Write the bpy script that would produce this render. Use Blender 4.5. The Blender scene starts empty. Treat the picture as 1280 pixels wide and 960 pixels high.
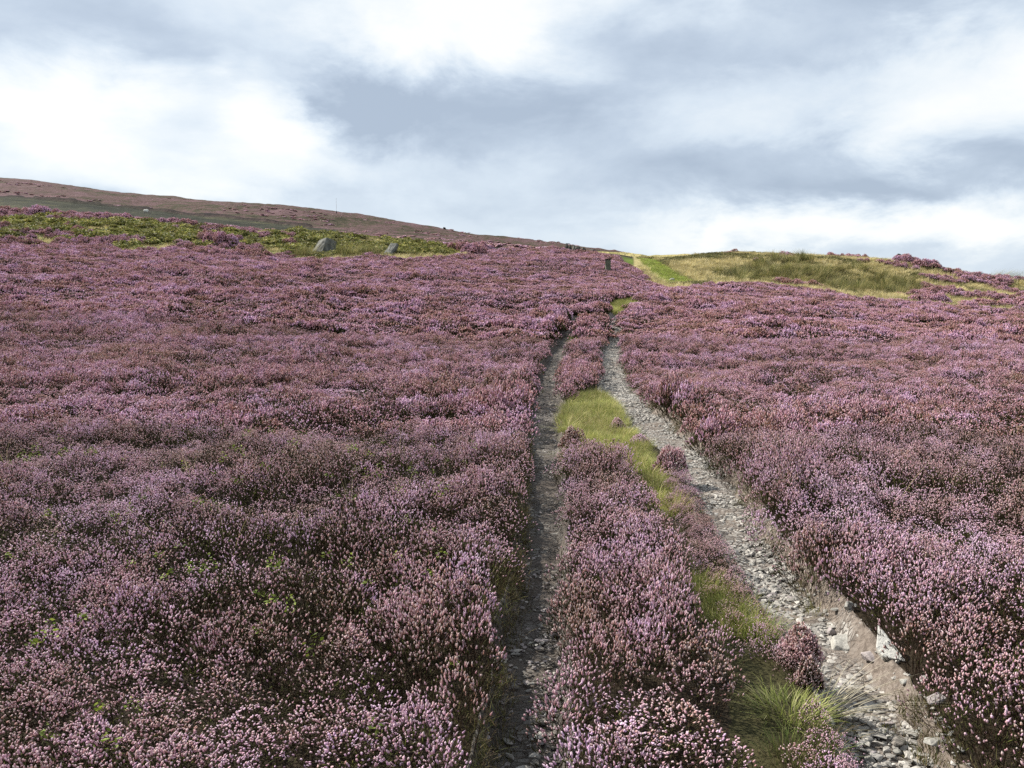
import bpy, bmesh, math, random
import numpy as np
from mathutils import Vector, Matrix, Euler

rng = np.random.default_rng(7)
random.seed(7)
S = bpy.context.scene
COL = S.collection
EYE = 1.65
FPX = 1100.0
PITCH = math.atan(100.0 / FPX)
LEAN = np.array([0.10, -0.03])

# ------------------------------------------------------------------ noise
def _hash(ix, iy, seed):
    n = (ix.astype(np.int64) * 374761393 + iy.astype(np.int64) * 668265263 + seed * 982451653) & 0x7fffffff
    n = ((n ^ (n >> 13)) * 1274126177) & 0x7fffffff
    return ((n ^ (n >> 16)) & 0xffff) / 65535.0

def vnoise(x, y, seed=0):
    x = np.asarray(x, float); y = np.asarray(y, float)
    ix = np.floor(x); iy = np.floor(y)
    fx = x - ix; fy = y - iy
    fx = fx * fx * (3 - 2 * fx); fy = fy * fy * (3 - 2 * fy)
    a = _hash(ix, iy, seed); b = _hash(ix + 1, iy, seed)
    c = _hash(ix, iy + 1, seed); d = _hash(ix + 1, iy + 1, seed)
    return (a * (1 - fx) + b * fx) * (1 - fy) + (c * (1 - fx) + d * fx) * fy

def fbm(x, y, seed=0, octv=3):
    t = 0; a = 0.5; s = 0
    for k in range(octv):
        t = t + a * vnoise(np.asarray(x) * 2 ** k, np.asarray(y) * 2 ** k, seed + k * 17); s += a; a *= 0.5
    return t / s

def sstep(a, b, x):
    t = np.clip((np.asarray(x, float) - a) / (b - a), 0, 1)
    return t * t * (3 - 2 * t)

# ------------------------------------------------------------------ lie of the land
def pchip(xk, yk, x):
    xk = np.asarray(xk, float); yk = np.asarray(yk, float)
    h = np.diff(xk); dl = np.diff(yk) / h
    m = np.zeros_like(yk)
    for i in range(1, len(xk) - 1):
        if dl[i - 1] * dl[i] > 0:
            w1 = 2 * h[i] + h[i - 1]; w2 = h[i] + 2 * h[i - 1]
            m[i] = (w1 + w2) / (w1 / dl[i - 1] + w2 / dl[i])
    m[0] = dl[0]; m[-1] = dl[-1]
    x = np.clip(x, xk[0], xk[-1])
    i = np.clip(np.searchsorted(xk, x) - 1, 0, len(xk) - 2)
    t = (x - xk[i]) / h[i]
    return ((1 + 2 * t) * (1 - t) ** 2 * yk[i] + t * (1 - t) ** 2 * h[i] * m[i]
            + t * t * (3 - 2 * t) * yk[i + 1] + t * t * (t - 1) * h[i] * m[i + 1])

D_K = [0.5, 3, 8, 14, 20, 26, 32, 40, 50, 60, 70, 80, 100, 150, 250, 400, 700, 1600]
def Z(py, d): return (380.0 - py) / FPX * d
# heights of the land along eleven bearings, relative to the eye
PROF = {
 -700: [-1.6,-1.58,-1.5,-1.2,-.7,.1,.9,2.2,3.9,5.4,7.4,Z(256,80),Z(252,100),Z(240,150),Z(226,250),Z(205,400),Z(218,700),Z(300,1600)],
 -300: [-1.62,-1.6,-1.55,-1.3,-.85,-.15,.6,1.8,3.3,4.6,6.6,Z(262,80),Z(259,100),Z(249,150),Z(236,250),Z(216,400),Z(228,700),Z(300,1600)],
    0: [-1.65,-1.63,-1.6,-1.42,-1.0,-.4,.3,1.4,2.8,3.9,6.05,Z(270,80),Z(266,100),Z(256,150),Z(243,250),Z(229,400),Z(240,700),Z(310,1600)],
  200: [-1.65,-1.65,-1.62,-1.5,-1.2,-.7,-.1,.95,2.2,3.3,5.2,Z(283,80),Z(281,100),Z(274,150),Z(263,250),Z(250.5,400),Z(260,700),Z(320,1600)],
  400: [-1.65,-1.65,-1.65,-1.56,-1.4,-1.0,-.4,.6,1.8,2.85,4.3,Z(299,80),Z(296,100),Z(290,150),Z(280,250),Z(266,400),Z(276,700),Z(330,1600)],
  600: [-1.65,-1.65,-1.65,-1.63,-1.6,-1.3,-.7,.35,1.5,2.67,3.87,4.9,Z(309.5,100),Z(307,150),Z(302,250),Z(295.5,400),Z(306,700),Z(345,1600)],
  760: [-1.65,-1.65,-1.65,-1.66,-1.66,-1.25,-.62,.2,1.15,2.35,3.35,4.2,Z(319,100),Z(318,150),Z(316.5,250),Z(315.5,400),Z(328,700),Z(350,1600)],
  820: [-1.65,-1.65,-1.65,-1.66,-1.66,-1.25,-.72,0.0,.72,1.6,2.7,3.7,Z(324,100),Z(325,150),Z(328,250),Z(334,400),Z(345,700),Z(360,1600)],
  920: [-1.65,-1.65,-1.65,-1.66,-1.65,-1.25,-.8,-.1,.78,1.5,2.9,4.35,Z(323,100),Z(331,150),Z(345,250),Z(360,400),Z(372,700),Z(380,1600)],
 1100: [-1.65,-1.65,-1.65,-1.66,-1.6,-1.35,-1.05,-.5,.0,.65,2.0,3.8,Z(334,100),Z(345,150),Z(360,250),Z(373,400),Z(380,700),Z(385,1600)],
 1280: [-1.65,-1.65,-1.65,-1.65,-1.58,-1.4,-1.2,-.78,-.5,-.16,.76,1.95,Z(361,100),Z(373,150),Z(385,250),Z(390,400),Z(390,700),Z(390,1600)],
 1650: [-1.65,-1.65,-1.65,-1.65,-1.6,-1.5,-1.4,-1.2,-1.1,-1.0,-.6,.2,Z(380,100),Z(385,150),Z(390,250),Z(393,400),Z(393,700),Z(392,1600)],
}
UK = [(k - 640) / FPX for k in sorted(PROF)]
_LG = np.linspace(math.log(0.5), math.log(1600), 700)
_rows = np.array([pchip(np.log(D_K), PROF[k], _LG) for k in sorted(PROF)])
_UG = np.linspace(UK[0], UK[-1], 320)
TAB = np.array([pchip(UK, _rows[:, j], _UG) for j in range(len(_LG))])   # [d, u]

def base0(x, y):
    x = np.asarray(x, float); y = np.asarray(y, float)
    th = np.arctan2(x, y); r = np.hypot(x, y) + 1e-6
    tc = np.clip(th, -0.95, 0.95)
    u = np.clip(np.tan(tc), _UG[0], _UG[-1]); d = np.clip(r * np.cos(tc), 0.5, 1600)
    fu = np.clip((u - _UG[0]) / (_UG[1] - _UG[0]), 0, len(_UG) - 1.001); iu = fu.astype(int); fu = fu - iu
    fd = np.clip((np.log(d) - _LG[0]) / (_LG[1] - _LG[0]), 0, len(_LG) - 1.001); idx = fd.astype(int); fd = fd - idx
    z = (TAB[idx, iu] * (1 - fu) + TAB[idx, iu + 1] * fu) * (1 - fd) + (TAB[idx + 1, iu] * (1 - fu) + TAB[idx + 1, iu + 1] * fu) * fd
    w = sstep(1.1, 2.2, np.abs(th))
    z = z * (1 - w) + (-1.65) * w
    z = z + (fbm(x / 2.2, y / 2.2, 3) - .5) * 0.10 * sstep(3, 9, r)
    z = z + (fbm(x / 9, y / 9, 9) - .5) * 0.7 * sstep(52, 75, r) + (fbm(x / 40, y / 40, 5) - .5) * 3.0 * sstep(110, 260, r)
    return z + EYE

# ------------------------------------------------------------------ picture point -> place on the land
cp, sp_ = math.cos(PITCH), math.sin(PITCH)
_T = np.geomspace(1.2, 900, 5000)
def ray(px, py):
    u = (px - 640) / FPX; v = (py - 480) / FPX
    d = np.array([u, cp - v * sp_, -sp_ - v * cp])
    return d / d[1]
def hit(px, py, off=0.0, dmin=1.2):
    d = ray(px, py)
    X = d[0] * _T; Y = _T; Zr = EYE + d[2] * _T
    g = base0(X, Y) + off
    k = np.nonzero((Zr < g) & (_T > dmin))[0]
    i = k[0] if len(k) else len(_T) - 1
    return float(X[i]), float(Y[i])
def poly(pts, off=0.0):
    return np.array([hit(px, py, off) for px, py in pts])
def inside(P, x, y):
    x = np.asarray(x); y = np.asarray(y); c = np.zeros(x.shape, bool)
    n = len(P); j = n - 1
    for i in range(n):
        xi, yi = P[i]; xj, yj = P[j]
        cond = ((yi > y) != (yj > y)) & (x < (xj - xi) * (y - yi) / (yj - yi + 1e-12) + xi)
        c ^= cond; j = i
    return c

# wheel ruts: left and right edge in the picture at each height
LR = [(960,602,705),(900,608,705),(850,615,705),(800,622,703),(750,632,704),(700,643,711),(650,654,712),(600,653,706),(550,653,701),(500,660,703),(470,668,703),(440,683,712),(420,697,722),(405,705,727),(396,712,731)]
RR = [(960,1085,1222),(900,1060,1178),(850,1025,1140),(800,980,1092),(750,945,1055),(700,915,1010),(650,884,968),(600,862,937),(570,838,905),(540,798,872),(510,768,828),(480,750,797),(450,748,784),(420,756,781),(400,761,779),(388,764,787)]
def edges(tab):
    ys, xl, xr = [], [], []
    for py, a, b in tab:
        m = hit((a + b) / 2, py); d = m[1]
        ys.append(d); xl.append((a - 640) / FPX * d); xr.append((b - 640) / FPX * d)
    ys = np.array(ys); xl = np.array(xl); xr = np.array(xr)
    o = np.argsort(ys); ys, xl, xr = ys[o], xl[o], xr[o]
    s0 = (xl[1] - xl[0]) / (ys[1] - ys[0]); s1 = (xr[1] - xr[0]) / (ys[1] - ys[0])
    ys = np.concatenate([[0.3], ys]); xl = np.concatenate([[xl[0] - .02], xl]); xr = np.concatenate([[xr[0] - .02], xr])
    return ys, xl, xr
EL, ER = edges(LR), edges(RR)
def rutdef(E, y):
    wob = (fbm(np.asarray(y) * 1.6, 0 * np.asarray(y), 61, 3) - .5) * .13
    wob2 = (fbm(np.asarray(y) * 1.9, 0 * np.asarray(y) + 5, 62, 3) - .5) * .13
    return np.interp(y, E[0], E[1]) + wob, np.interp(y, E[0], E[2]) + wob2
def rutmask(E, x, y, grow=0.0):
    a, b = rutdef(E, y)
    c = (a + b) / 2; hw = np.maximum((b - a) / 2 + grow, .05)
    m = 1 - sstep(.72, 1.12, np.abs(x - c) / hw)
    return m * sstep(E[0][-1] + .8, E[0][-1] - 1.0, y) * (np.asarray(y) > 0.2)
RUTD = 0.14
def depth_at(x, y):
    return np.maximum(1.35 * RUTD * rutmask(EL, x, y), RUTD * rutmask(ER, x, y))
def ground(x, y):
    return base0(x, y) - depth_at(x, y)

# ------------------------------------------------------------------ materials
def newmat(name):
    m = bpy.data.materials.new(name); m.use_nodes = True
    nt = m.node_tree; nt.nodes.clear()
    out = nt.nodes.new('ShaderNodeOutputMaterial')
    return m, nt, out
class NT:
    def __init__(s, nt): s.nt = nt
    def n(s, typ, **kw):
        nd = s.nt.nodes.new(typ)
        for k, v in kw.items(): setattr(nd, k, v)
        return nd
    def l(s, a, b): s.nt.links.new(a, b)
    def math(s, op, a, b=None, c=None, clamp=False):
        nd = s.n('ShaderNodeMath', operation=op, use_clamp=clamp)
        for i, v in enumerate((a, b, c)):
            if v is None: continue
            if isinstance(v, (int, float)): nd.inputs[i].default_value = v
            else: s.l(v, nd.inputs[i])
        return nd.outputs[0]
    def noise(s, vec, scale, detail=3, rough=.55, dist=0.0):
        nd = s.n('ShaderNodeTexNoise'); nd.inputs['Scale'].default_value = scale
        nd.inputs['Detail'].default_value = detail; nd.inputs['Roughness'].default_value = rough
        nd.inputs['Distortion'].default_value = dist
        s.l(vec, nd.inputs['Vector']); return nd.outputs['Fac']
    def ramp(s, fac, stops):
        nd = s.n('ShaderNodeValToRGB'); e = nd.color_ramp.elements
        while len(e) < len(stops): e.new(.5)
        for el, (p, c) in zip(e, stops): el.position = p; el.color = (*c, 1)
        s.l(fac, nd.inputs[0]); return nd.outputs[0]
    def mix(s, f, a, b, mode='MIX'):
        nd = s.n('ShaderNodeMix', data_type='RGBA', blend_type=mode)
        for k, v in ((0, f), (6, a), (7, b)):
            if isinstance(v, (int, float)): nd.inputs[k].default_value = v
            elif isinstance(v, tuple): nd.inputs[k].default_value = (*v, 1)
            else: s.l(v, nd.inputs[k])
        return nd.outputs[2]
    def attr(s, name):
        return s.n('ShaderNodeAttribute', attribute_name=name)
    def mr(s, v, a, b, c=0.0, d=1.0):
        nd = s.n('ShaderNodeMapRange'); s.l(v, nd.inputs[0])
        for i, q in enumerate((a, b, c, d)): nd.inputs[i + 1].default_value = q
        return nd.outputs[0]
    def bsdf(s, out, col, rough=.85, spec=.25, bump=None, bdist=.02, bstr=.6, transl=0.0):
        p = s.n('ShaderNodeBsdfPrincipled'); p.inputs['Roughness'].default_value = rough
        p.inputs['Specular IOR Level'].default_value = spec
        if isinstance(col, tuple): p.inputs['Base Color'].default_value = (*col, 1)
        else: s.l(col, p.inputs['Base Color'])
        if bump is not None:
            b = s.n('ShaderNodeBump'); b.inputs['Distance'].default_value = bdist; b.inputs['Strength'].default_value = bstr
            s.l(bump, b.inputs['Height']); s.l(b.outputs[0], p.inputs['Normal'])
        if transl > 0:
            t = s.n('ShaderNodeBsdfTranslucent')
            if isinstance(col, tuple): t.inputs[0].default_value = (*col, 1)
            else: s.l(col, t.inputs[0])
            mx = s.n('ShaderNodeMixShader'); mx.inputs[0].default_value = transl
            s.l(p.outputs[0], mx.inputs[1]); s.l(t.outputs[0], mx.inputs[2]); s.l(mx.outputs[0], out.inputs[0])
        else: s.l(p.outputs[0], out.inputs[0])

def m_heather():
    m, nt, out = newmat('heather'); k = NT(nt)
    pos = k.n('ShaderNodeNewGeometry').outputs['Position']
    a = k.attr('Col'); sep = k.n('ShaderNodeSeparateColor'); k.l(a.outputs['Color'], sep.inputs[0])
    R, G, B = sep.outputs
    inst = k.n('ShaderNodeObjectInfo').outputs['Random']
    n1 = k.mr(k.noise(pos, .55, 3, .6), .32, .68)
    n2 = k.mr(k.noise(pos, 2.3, 2, .6), .3, .7)
    f = k.math('ADD', k.math('MULTIPLY', n1, .36), k.math('MULTIPLY', n2, .36))
    f = k.math('ADD', f, k.math('MULTIPLY', R, .24))
    f = k.math('ADD', f, k.math('MULTIPLY', k.math('SUBTRACT', inst, .40), .36), clamp=True)
    fl = k.ramp(f, [(0.05, (.18, .10, .042)), (.24, (.33, .15, .10)), (.44, (.44, .205, .225)), (.64, (.53, .275, .38)), (.80, (.60, .35, .57)), (.95, (.80, .57, .70))])
    fl = k.mix(k.math('MULTIPLY', B, .70), fl, (.93, .85, .86))
    fR = k.math('ADD', R, k.math('MULTIPLY', k.math('SUBTRACT', n2, .5), .5), clamp=True)
    fo = k.ramp(fR, [(0.0, (.030, .013, .007)), (.4, (.026, .020, .008)), (.75, (.040, .044, .011)), (1.0, (.13, .14, .03))])
    c = k.mix(G, fo, fl)
    k.bsdf(out, c, .8, .15, transl=.22)
    return m
def m_leafy(name, transl=.3, var=.35, rough=.7):
    m, nt, out = newmat(name); k = NT(nt)
    pos = k.n('ShaderNodeNewGeometry').outputs['Position']
    a = k.attr('Col').outputs['Color']
    n = k.mr(k.noise(pos, .8, 3), .3, .7, 1 - var, 1 + var)
    inst = k.mr(k.n('ShaderNodeObjectInfo').outputs['Random'], 0, 1, 1 - var * .7, 1 + var * .7)
    v = k.n('ShaderNodeVectorMath', operation='SCALE'); k.l(a, v.inputs[0]); k.l(k.math('MULTIPLY', n, inst), v.inputs['Scale'])
    k.bsdf(out, v.outputs[0], rough, .25, transl=transl)
    return m
def m_ground():
    m, nt, out = newmat('moor_ground'); k = NT(nt)
    pos = k.n('ShaderNodeNewGeometry').outputs['Position']
    gr = k.attr('Grass').outputs['Fac']; st = k.attr('Straw').outputs['Fac']; bi = k.attr('Bilberry').outputs['Fac']
    n = k.noise(pos, 6, 4); nb = k.noise(pos, 40, 3)
    peat = k.ramp(n, [(.3, (.012, .009, .006)), (.7, (.032, .024, .015))])
    grass = k.ramp(n, [(.3, (.09, .12, .03)), (.7, (.20, .22, .06))])
    straw = k.ramp(k.noise(pos, 1.2, 4), [(.3, (.14, .13, .05)), (.5, (.32, .27, .12)), (.7, (.46, .39, .20))])
    bil = k.ramp(k.noise(pos, 1.0, 4), [(.3, (.05, .075, .015)), (.7, (.14, .19, .03))])
    c = k.mix(gr, peat, grass); c = k.mix(st, c, straw); c = k.mix(bi, c, bil)
    k.bsdf(out, c, .95, .1, bump=nb, bdist=.03, bstr=.8)
    return m
def m_hill():
    m, nt, out = newmat('hill_heather'); k = NT(nt)
    pos = k.n('ShaderNodeNewGeometry').outputs['Position']
    mp = k.n('ShaderNodeMapping'); mp.inputs['Scale'].default_value = (1, .35, 1); k.l(pos, mp.inputs[0]); pv = mp.outputs[0]
    cut = k.attr('Cut').outputs['Fac']; st = k.attr('Straw').outputs['Fac']; edge = k.attr('EdgeShade').outputs['Fac']
    n1 = k.noise(pv, .04, 6, .66); n2 = k.noise(pv, .4, 4, .65); n3 = k.noise(pv, 1.8, 3, .7)
    heath = k.ramp(k.math('ADD', k.math('MULTIPLY', n1, .55), k.math('MULTIPLY', n2, .45)),
                   [(.38, (.030, .030, .016)), (.455, (.066, .056, .036)), (.52, (.105, .064, .062)), (.62, (.155, .095, .105))])
    heath = k.mix(1.0, heath, k.ramp(n3, [(.3, (.45, .45, .45)), (.6, (1, 1, 1))]), 'MULTIPLY')
    green = k.ramp(k.math('ADD', k.math('MULTIPLY', n1, .5), k.math('MULTIPLY', n2, .5)), [(.40, (.013, .015, .012)), (.52, (.032, .034, .024)), (.64, (.085, .08, .042))])
    straw = k.ramp(n2, [(.35, (.12, .115, .04)), (.6, (.34, .29, .13))])
    c = k.mix(cut, heath, green); c = k.mix(st, c, straw); c = k.mix(edge, c, (.018, .014, .014))  # dark band painted in for the shaded face of the vegetation step
    k.bsdf(out, c, .95, .05, bump=n3, bdist=.5, bstr=.9)
    return m
def m_track(name, pale):
    m, nt, out = newmat(name); k = NT(nt)
    pos = k.n('ShaderNodeNewGeometry').outputs['Position']
    dirt = k.attr('Dirt').outputs['Fac']
    mp = k.n('ShaderNodeMapping'); mp.inputs['Scale'].default_value = (1, 1.5, 1); k.l(pos, mp.inputs[0])
    vor = k.n('ShaderNodeTexVoronoi', feature='F1'); vor.inputs['Scale'].default_value = 17; k.l(mp.outputs[0], vor.inputs['Vector'])
    vd = k.n('ShaderNodeTexVoronoi', feature='DISTANCE_TO_EDGE'); vd.inputs['Scale'].default_value = 17; k.l(mp.outputs[0], vd.inputs['Vector'])
    cell = k.n('ShaderNodeSeparateColor'); k.l(vor.outputs['Color'], cell.inputs[0])
    n = k.noise(pos, 30, 5, .65); nl = k.noise(pos, 2.0, 3)
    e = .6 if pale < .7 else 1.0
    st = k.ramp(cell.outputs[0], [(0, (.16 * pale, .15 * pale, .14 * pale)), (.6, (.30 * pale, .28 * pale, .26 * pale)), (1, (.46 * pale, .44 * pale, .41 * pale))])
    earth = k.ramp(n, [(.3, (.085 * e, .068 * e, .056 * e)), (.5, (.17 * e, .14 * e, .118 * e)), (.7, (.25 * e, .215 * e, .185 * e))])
    gap = k.mr(vd.outputs['Distance'], .0, .16)
    isst = k.math('MULTIPLY', gap, k.mr(nl, .35, .6))
    isst = k.math('MULTIPLY', isst, k.math('SUBTRACT', 1.0, dirt))
    c = k.mix(isst, earth, st)
    h = k.math('ADD', k.math('MULTIPLY', isst, .7), k.math('MULTIPLY', n, .5))
    k.bsdf(out, c, .9, .2, bump=k.math('ADD', h, k.math('MULTIPLY', k.noise(pos, 90, 3, .7), .35)), bdist=.035, bstr=1.0)
    return m
def m_stone(name, lo, hi, scale=14, vary=True):
    m, nt, out = newmat(name); k = NT(nt)
    tc = k.n('ShaderNodeTexCoord').outputs['Object']; pos = k.n('ShaderNodeNewGeometry').outputs['Position']
    n = k.noise(pos, scale, 5, .65); n2 = k.noise(pos, scale * 5, 3)
    c = k.ramp(n, [(.3, lo), (.7, hi)])
    inst = k.mr(k.n('ShaderNodeObjectInfo').outputs['Random'], 0, 1, .55 if vary else 1.0, 1.25 if vary else 1.0)
    v = k.n('ShaderNodeVectorMath', operation='SCALE'); k.l(c, v.inputs[0]); k.l(inst, v.inputs['Scale'])
    lich = k.mr(k.noise(pos, scale * 2.2, 3), .60, .66)
    c2 = k.mix(k.math('MULTIPLY', lich, .35), v.outputs[0], (.10, .10, .08))
    k.bsdf(out, c2, .85, .3, bump=k.math('ADD', n, k.math('MULTIPLY', n2, .4)), bdist=.25 / scale, bstr=.6)
    return m
def m_wood(name, lo, hi):
    m, nt, out = newmat(name); k = NT(nt)
    tc = k.n('ShaderNodeTexCoord').outputs['Object']
    mp = k.n('ShaderNodeMapping'); mp.inputs['Scale'].default_value = (14, 14, 1.2); k.l(tc, mp.inputs[0])
    n = k.noise(mp.outputs[0], 2.0, 5, .65)
    c = k.ramp(n, [(.3, lo), (.7, hi)])
    k.bsdf(out, c, .9, .15, bump=n, bdist=.02, bstr=.8)
    return m
def m_plain(name, c, rough=.6, spec=.3):
    m, nt, out = newmat(name); k = NT(nt)
    tc = k.n('ShaderNodeTexCoord').outputs['Object']
    n = k.noise(tc, 9, 4)
    cc = k.ramp(n, [(.3, tuple(v * .75 for v in c)), (.7, tuple(min(1, v * 1.15) for v in c))])
    k.bsdf(out, cc, rough, spec, bump=n, bdist=.01, bstr=.4)
    return m
MH = m_heather(); MLEAF = m_leafy('grass_blades', .35); MBIL = m_leafy('bilberry_leaves', .3, .45); MG = m_ground(); MHILL = m_hill()
MTL = m_track('earth_track', .52); MTR = m_track('stony_track', .95)  # left rut: dark earth, toned down further to stand for its shadow
MST = m_stone('gravel_stone', (.20, .188, .172), (.40, .38, .35), 16)
MSTP = m_stone('pale_sandstone', (.24, .23, .21), (.42, .41, .375), 16)
MSLAB = m_stone('white_slab', (.38, .375, .345), (.56, .55, .51), 16, False)
MSTM = m_stone('mauve_stone', (.20, .175, .175), (.33, .295, .29), 14)
MSTD = m_stone('dark_stone', (.10, .09, .08), (.20, .18, .16), 14)
MBOUL = m_stone('gritstone', (.045, .047, .042), (.20, .20, .18), 3.2, False)
MBOULD = m_stone('dark_gritstone', (.03, .03, .026), (.075, .072, .06), 1.5)

# ------------------------------------------------------------------ mesh helpers
def mesh_np(name, V, Q, col=None, mat=None, smooth=False):
    me = bpy.data.meshes.new(name)
    V = np.asarray(V, np.float32); Q = np.asarray(Q, np.int32)
    k = Q.shape[1]
    me.vertices.add(len(V)); me.vertices.foreach_set('co', V.ravel())
    me.loops.add(Q.size); me.loops.foreach_set('vertex_index', Q.ravel())
    me.polygons.add(len(Q)); me.polygons.foreach_set('loop_start', np.arange(0, Q.size, k, dtype=np.int32))
    if smooth: me.polygons.foreach_set('use_smooth', np.ones(len(Q), bool))
    if col is not None:
        a = me.attributes.new('Col', 'FLOAT_COLOR', 'POINT')
        c = np.ones((len(V), 4), np.float32); c[:, :3] = col; a.data.foreach_set('color', c.ravel())
    me.update(calc_edges=True)
    if mat: me.materials.append(mat)
    return me
def fattr(me, name, vals):
    a = me.attributes.new(name, 'FLOAT', 'POINT'); a.data.foreach_set('value', np.asarray(vals, np.float32))
def frames(D):
    D = D / np.linalg.norm(D, axis=1, keepdims=True)
    ref = np.where(np.abs(D[:, 2:3]) < .9, np.array([[0, 0, 1.]]), np.array([[1., 0, 0]]))
    A = np.cross(D, ref); A /= np.linalg.norm(A, axis=1, keepdims=True)
    return D, A, np.cross(D, A)
def spindles(P, D, L, R, cb, ct, t, rr, ns=4, jit=.25):
    """many small flower or leaf shoots: P base, D direction, L length, R radius; returns verts, quads, cols"""
    n = len(P); D, A, B = frames(D); t = np.asarray(t); rr = np.asarray(rr); m = len(t)
    ang = rng.uniform(0, 6.28, (n, 1)) + np.arange(ns)[None] * 2 * math.pi / ns
    ca, sa = np.cos(ang), np.sin(ang)
    rad = R[:, None] * rr[None] * rng.uniform(1 - jit, 1 + jit, (n, m))
    ring = (ca[:, :, None] * A[:, None, :] + sa[:, :, None] * B[:, None, :])
    V = P[:, None, None, :] + D[:, None, None, :] * (L[:, None] * t[None])[:, :, None, None] + ring[:, None] * rad[:, :, None, None]
    C = cb[:, None, None, :] * (1 - t)[None, :, None, None] + ct[:, None, None, :] * t[None, :, None, None] + np.zeros((n, m, ns, 3))
    i = np.arange(n)[:, None, None] * m * ns; r_ = np.arange(m - 1)[None, :, None] * ns; s_ = np.arange(ns)[None, None]
    s2 = (s_ + 1) % ns
    q = np.stack([i + r_ + s_, i + r_ + s2, i + r_ + ns + s2, i + r_ + ns + s_], -1).reshape(-1, 4)
    return V.reshape(-1, 3), q, C.reshape(-1, 3)
def merge(parts):
    V, Q, C = [], [], []; o = 0
    for v, q, c in parts:
        V.append(v); Q.append(q + o); C.append(c); o += len(v)
    return np.concatenate(V), np.concatenate(Q), np.concatenate(C)

def heather_parts(R, H, nf, nl, fr, fL, lod, flat=.55):
    """flower shoots and leafy shoots of one heather bush, dome shaped with an uneven top"""
    def dome(n, lo, hi):
        r = np.sqrt(rng.uniform(0, 1, n)); ph = rng.uniform(0, 6.283, n)
        lump = .82 + .30 * (np.sin(ph * 2 + o1) * .5 + np.sin(ph * 3 + o2 + r * 4) * .5)
        z = H * (1 - flat * r ** 2.2) * rng.uniform(lo, hi, n) * (.9 + .1 * lump)
        x = R * r * np.cos(ph) * lump; y = R * r * np.sin(ph) * lump
        return np.stack([x, y, z], 1)
    o1, o2 = rng.uniform(0, 6, 2)
    P = dome(nf, .82, 1.06)
    D = P / np.array([R, R, H]) * np.array([.75, .75, .3]) + np.array([0, 0, .75]) + rng.normal(0, .22, (nf, 3))
    L = fL * rng.uniform(.6, 1.35, nf); rad = fr * rng.uniform(.75, 1.3, nf)
    cb = np.zeros((nf, 3)); cb[:, 0] = rng.uniform(0, 1, nf); cb[:, 1] = 1.0
    cb[:, 0] *= (1.0 if lod == 0 else .88)
    ct = cb.copy(); ct[:, 2] = rng.uniform(.25, 1.0, nf) if lod == 0 else rng.uniform(0, .60, nf) * (1.25 if fr < .01 else .85)
    P = P - D / np.linalg.norm(D, axis=1, keepdims=True) * L[:, None] * .6
    if lod == 0: F = spindles(P, D, L, rad, cb, ct, [0, .22, .4, .62, .8, 1], [.35, 1.05, .75, 1.0, .6, .12], 4)
    else: F = spindles(P, D, L, rad, cb, ct, [0, .35, .75, 1], [.4, 1.0, .85, .15], 3)
    P = dome(nl, .55, 1.0)
    D = P / np.array([R, R, H]) * np.array([.9, .9, .2]) + np.array([0, 0, .7]) + rng.normal(0, .35, (nl, 3))
    L = fL * 1.7 * rng.uniform(.6, 1.3, nl); rad = fr * .62 * rng.uniform(.7, 1.3, nl)
    cb = np.zeros((nl, 3)); cb[:, 0] = rng.uniform(0, .75, nl); ct = cb.copy(); ct[:, 0] = np.clip(cb[:, 0] + rng.uniform(-.1, .35, nl), 0, 1)
    P = P - D / np.linalg.norm(D, axis=1, keepdims=True) * L[:, None] * .8
    Fo = [spindles(P, D, L, rad, cb, ct, [0, .4, .8, 1], [.5, 1.0, .8, .1], 3)]
    ns_ = max(10, nl // 10)                                    # woody stems up from the root
    E = dome(ns_, .5, .85); B0 = rng.normal(0, .12, (ns_, 3)) * np.array([R, R, 0]) + np.array([0, 0, -.06])
    c = np.zeros((ns_, 3)); c[:, 0] = .15
    Fo.append(spindles(B0, E - B0, np.linalg.norm(E - B0, axis=1), np.full(ns_, fr * .45), c, c, [0, 1], [1, .5], 3))
    return F, merge(Fo)
def heather_mesh(name, *a, **k):
    F, Fo = heather_parts(*a, **k)
    return mesh_np(name, *merge([F, Fo]), mat=MH)

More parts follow.
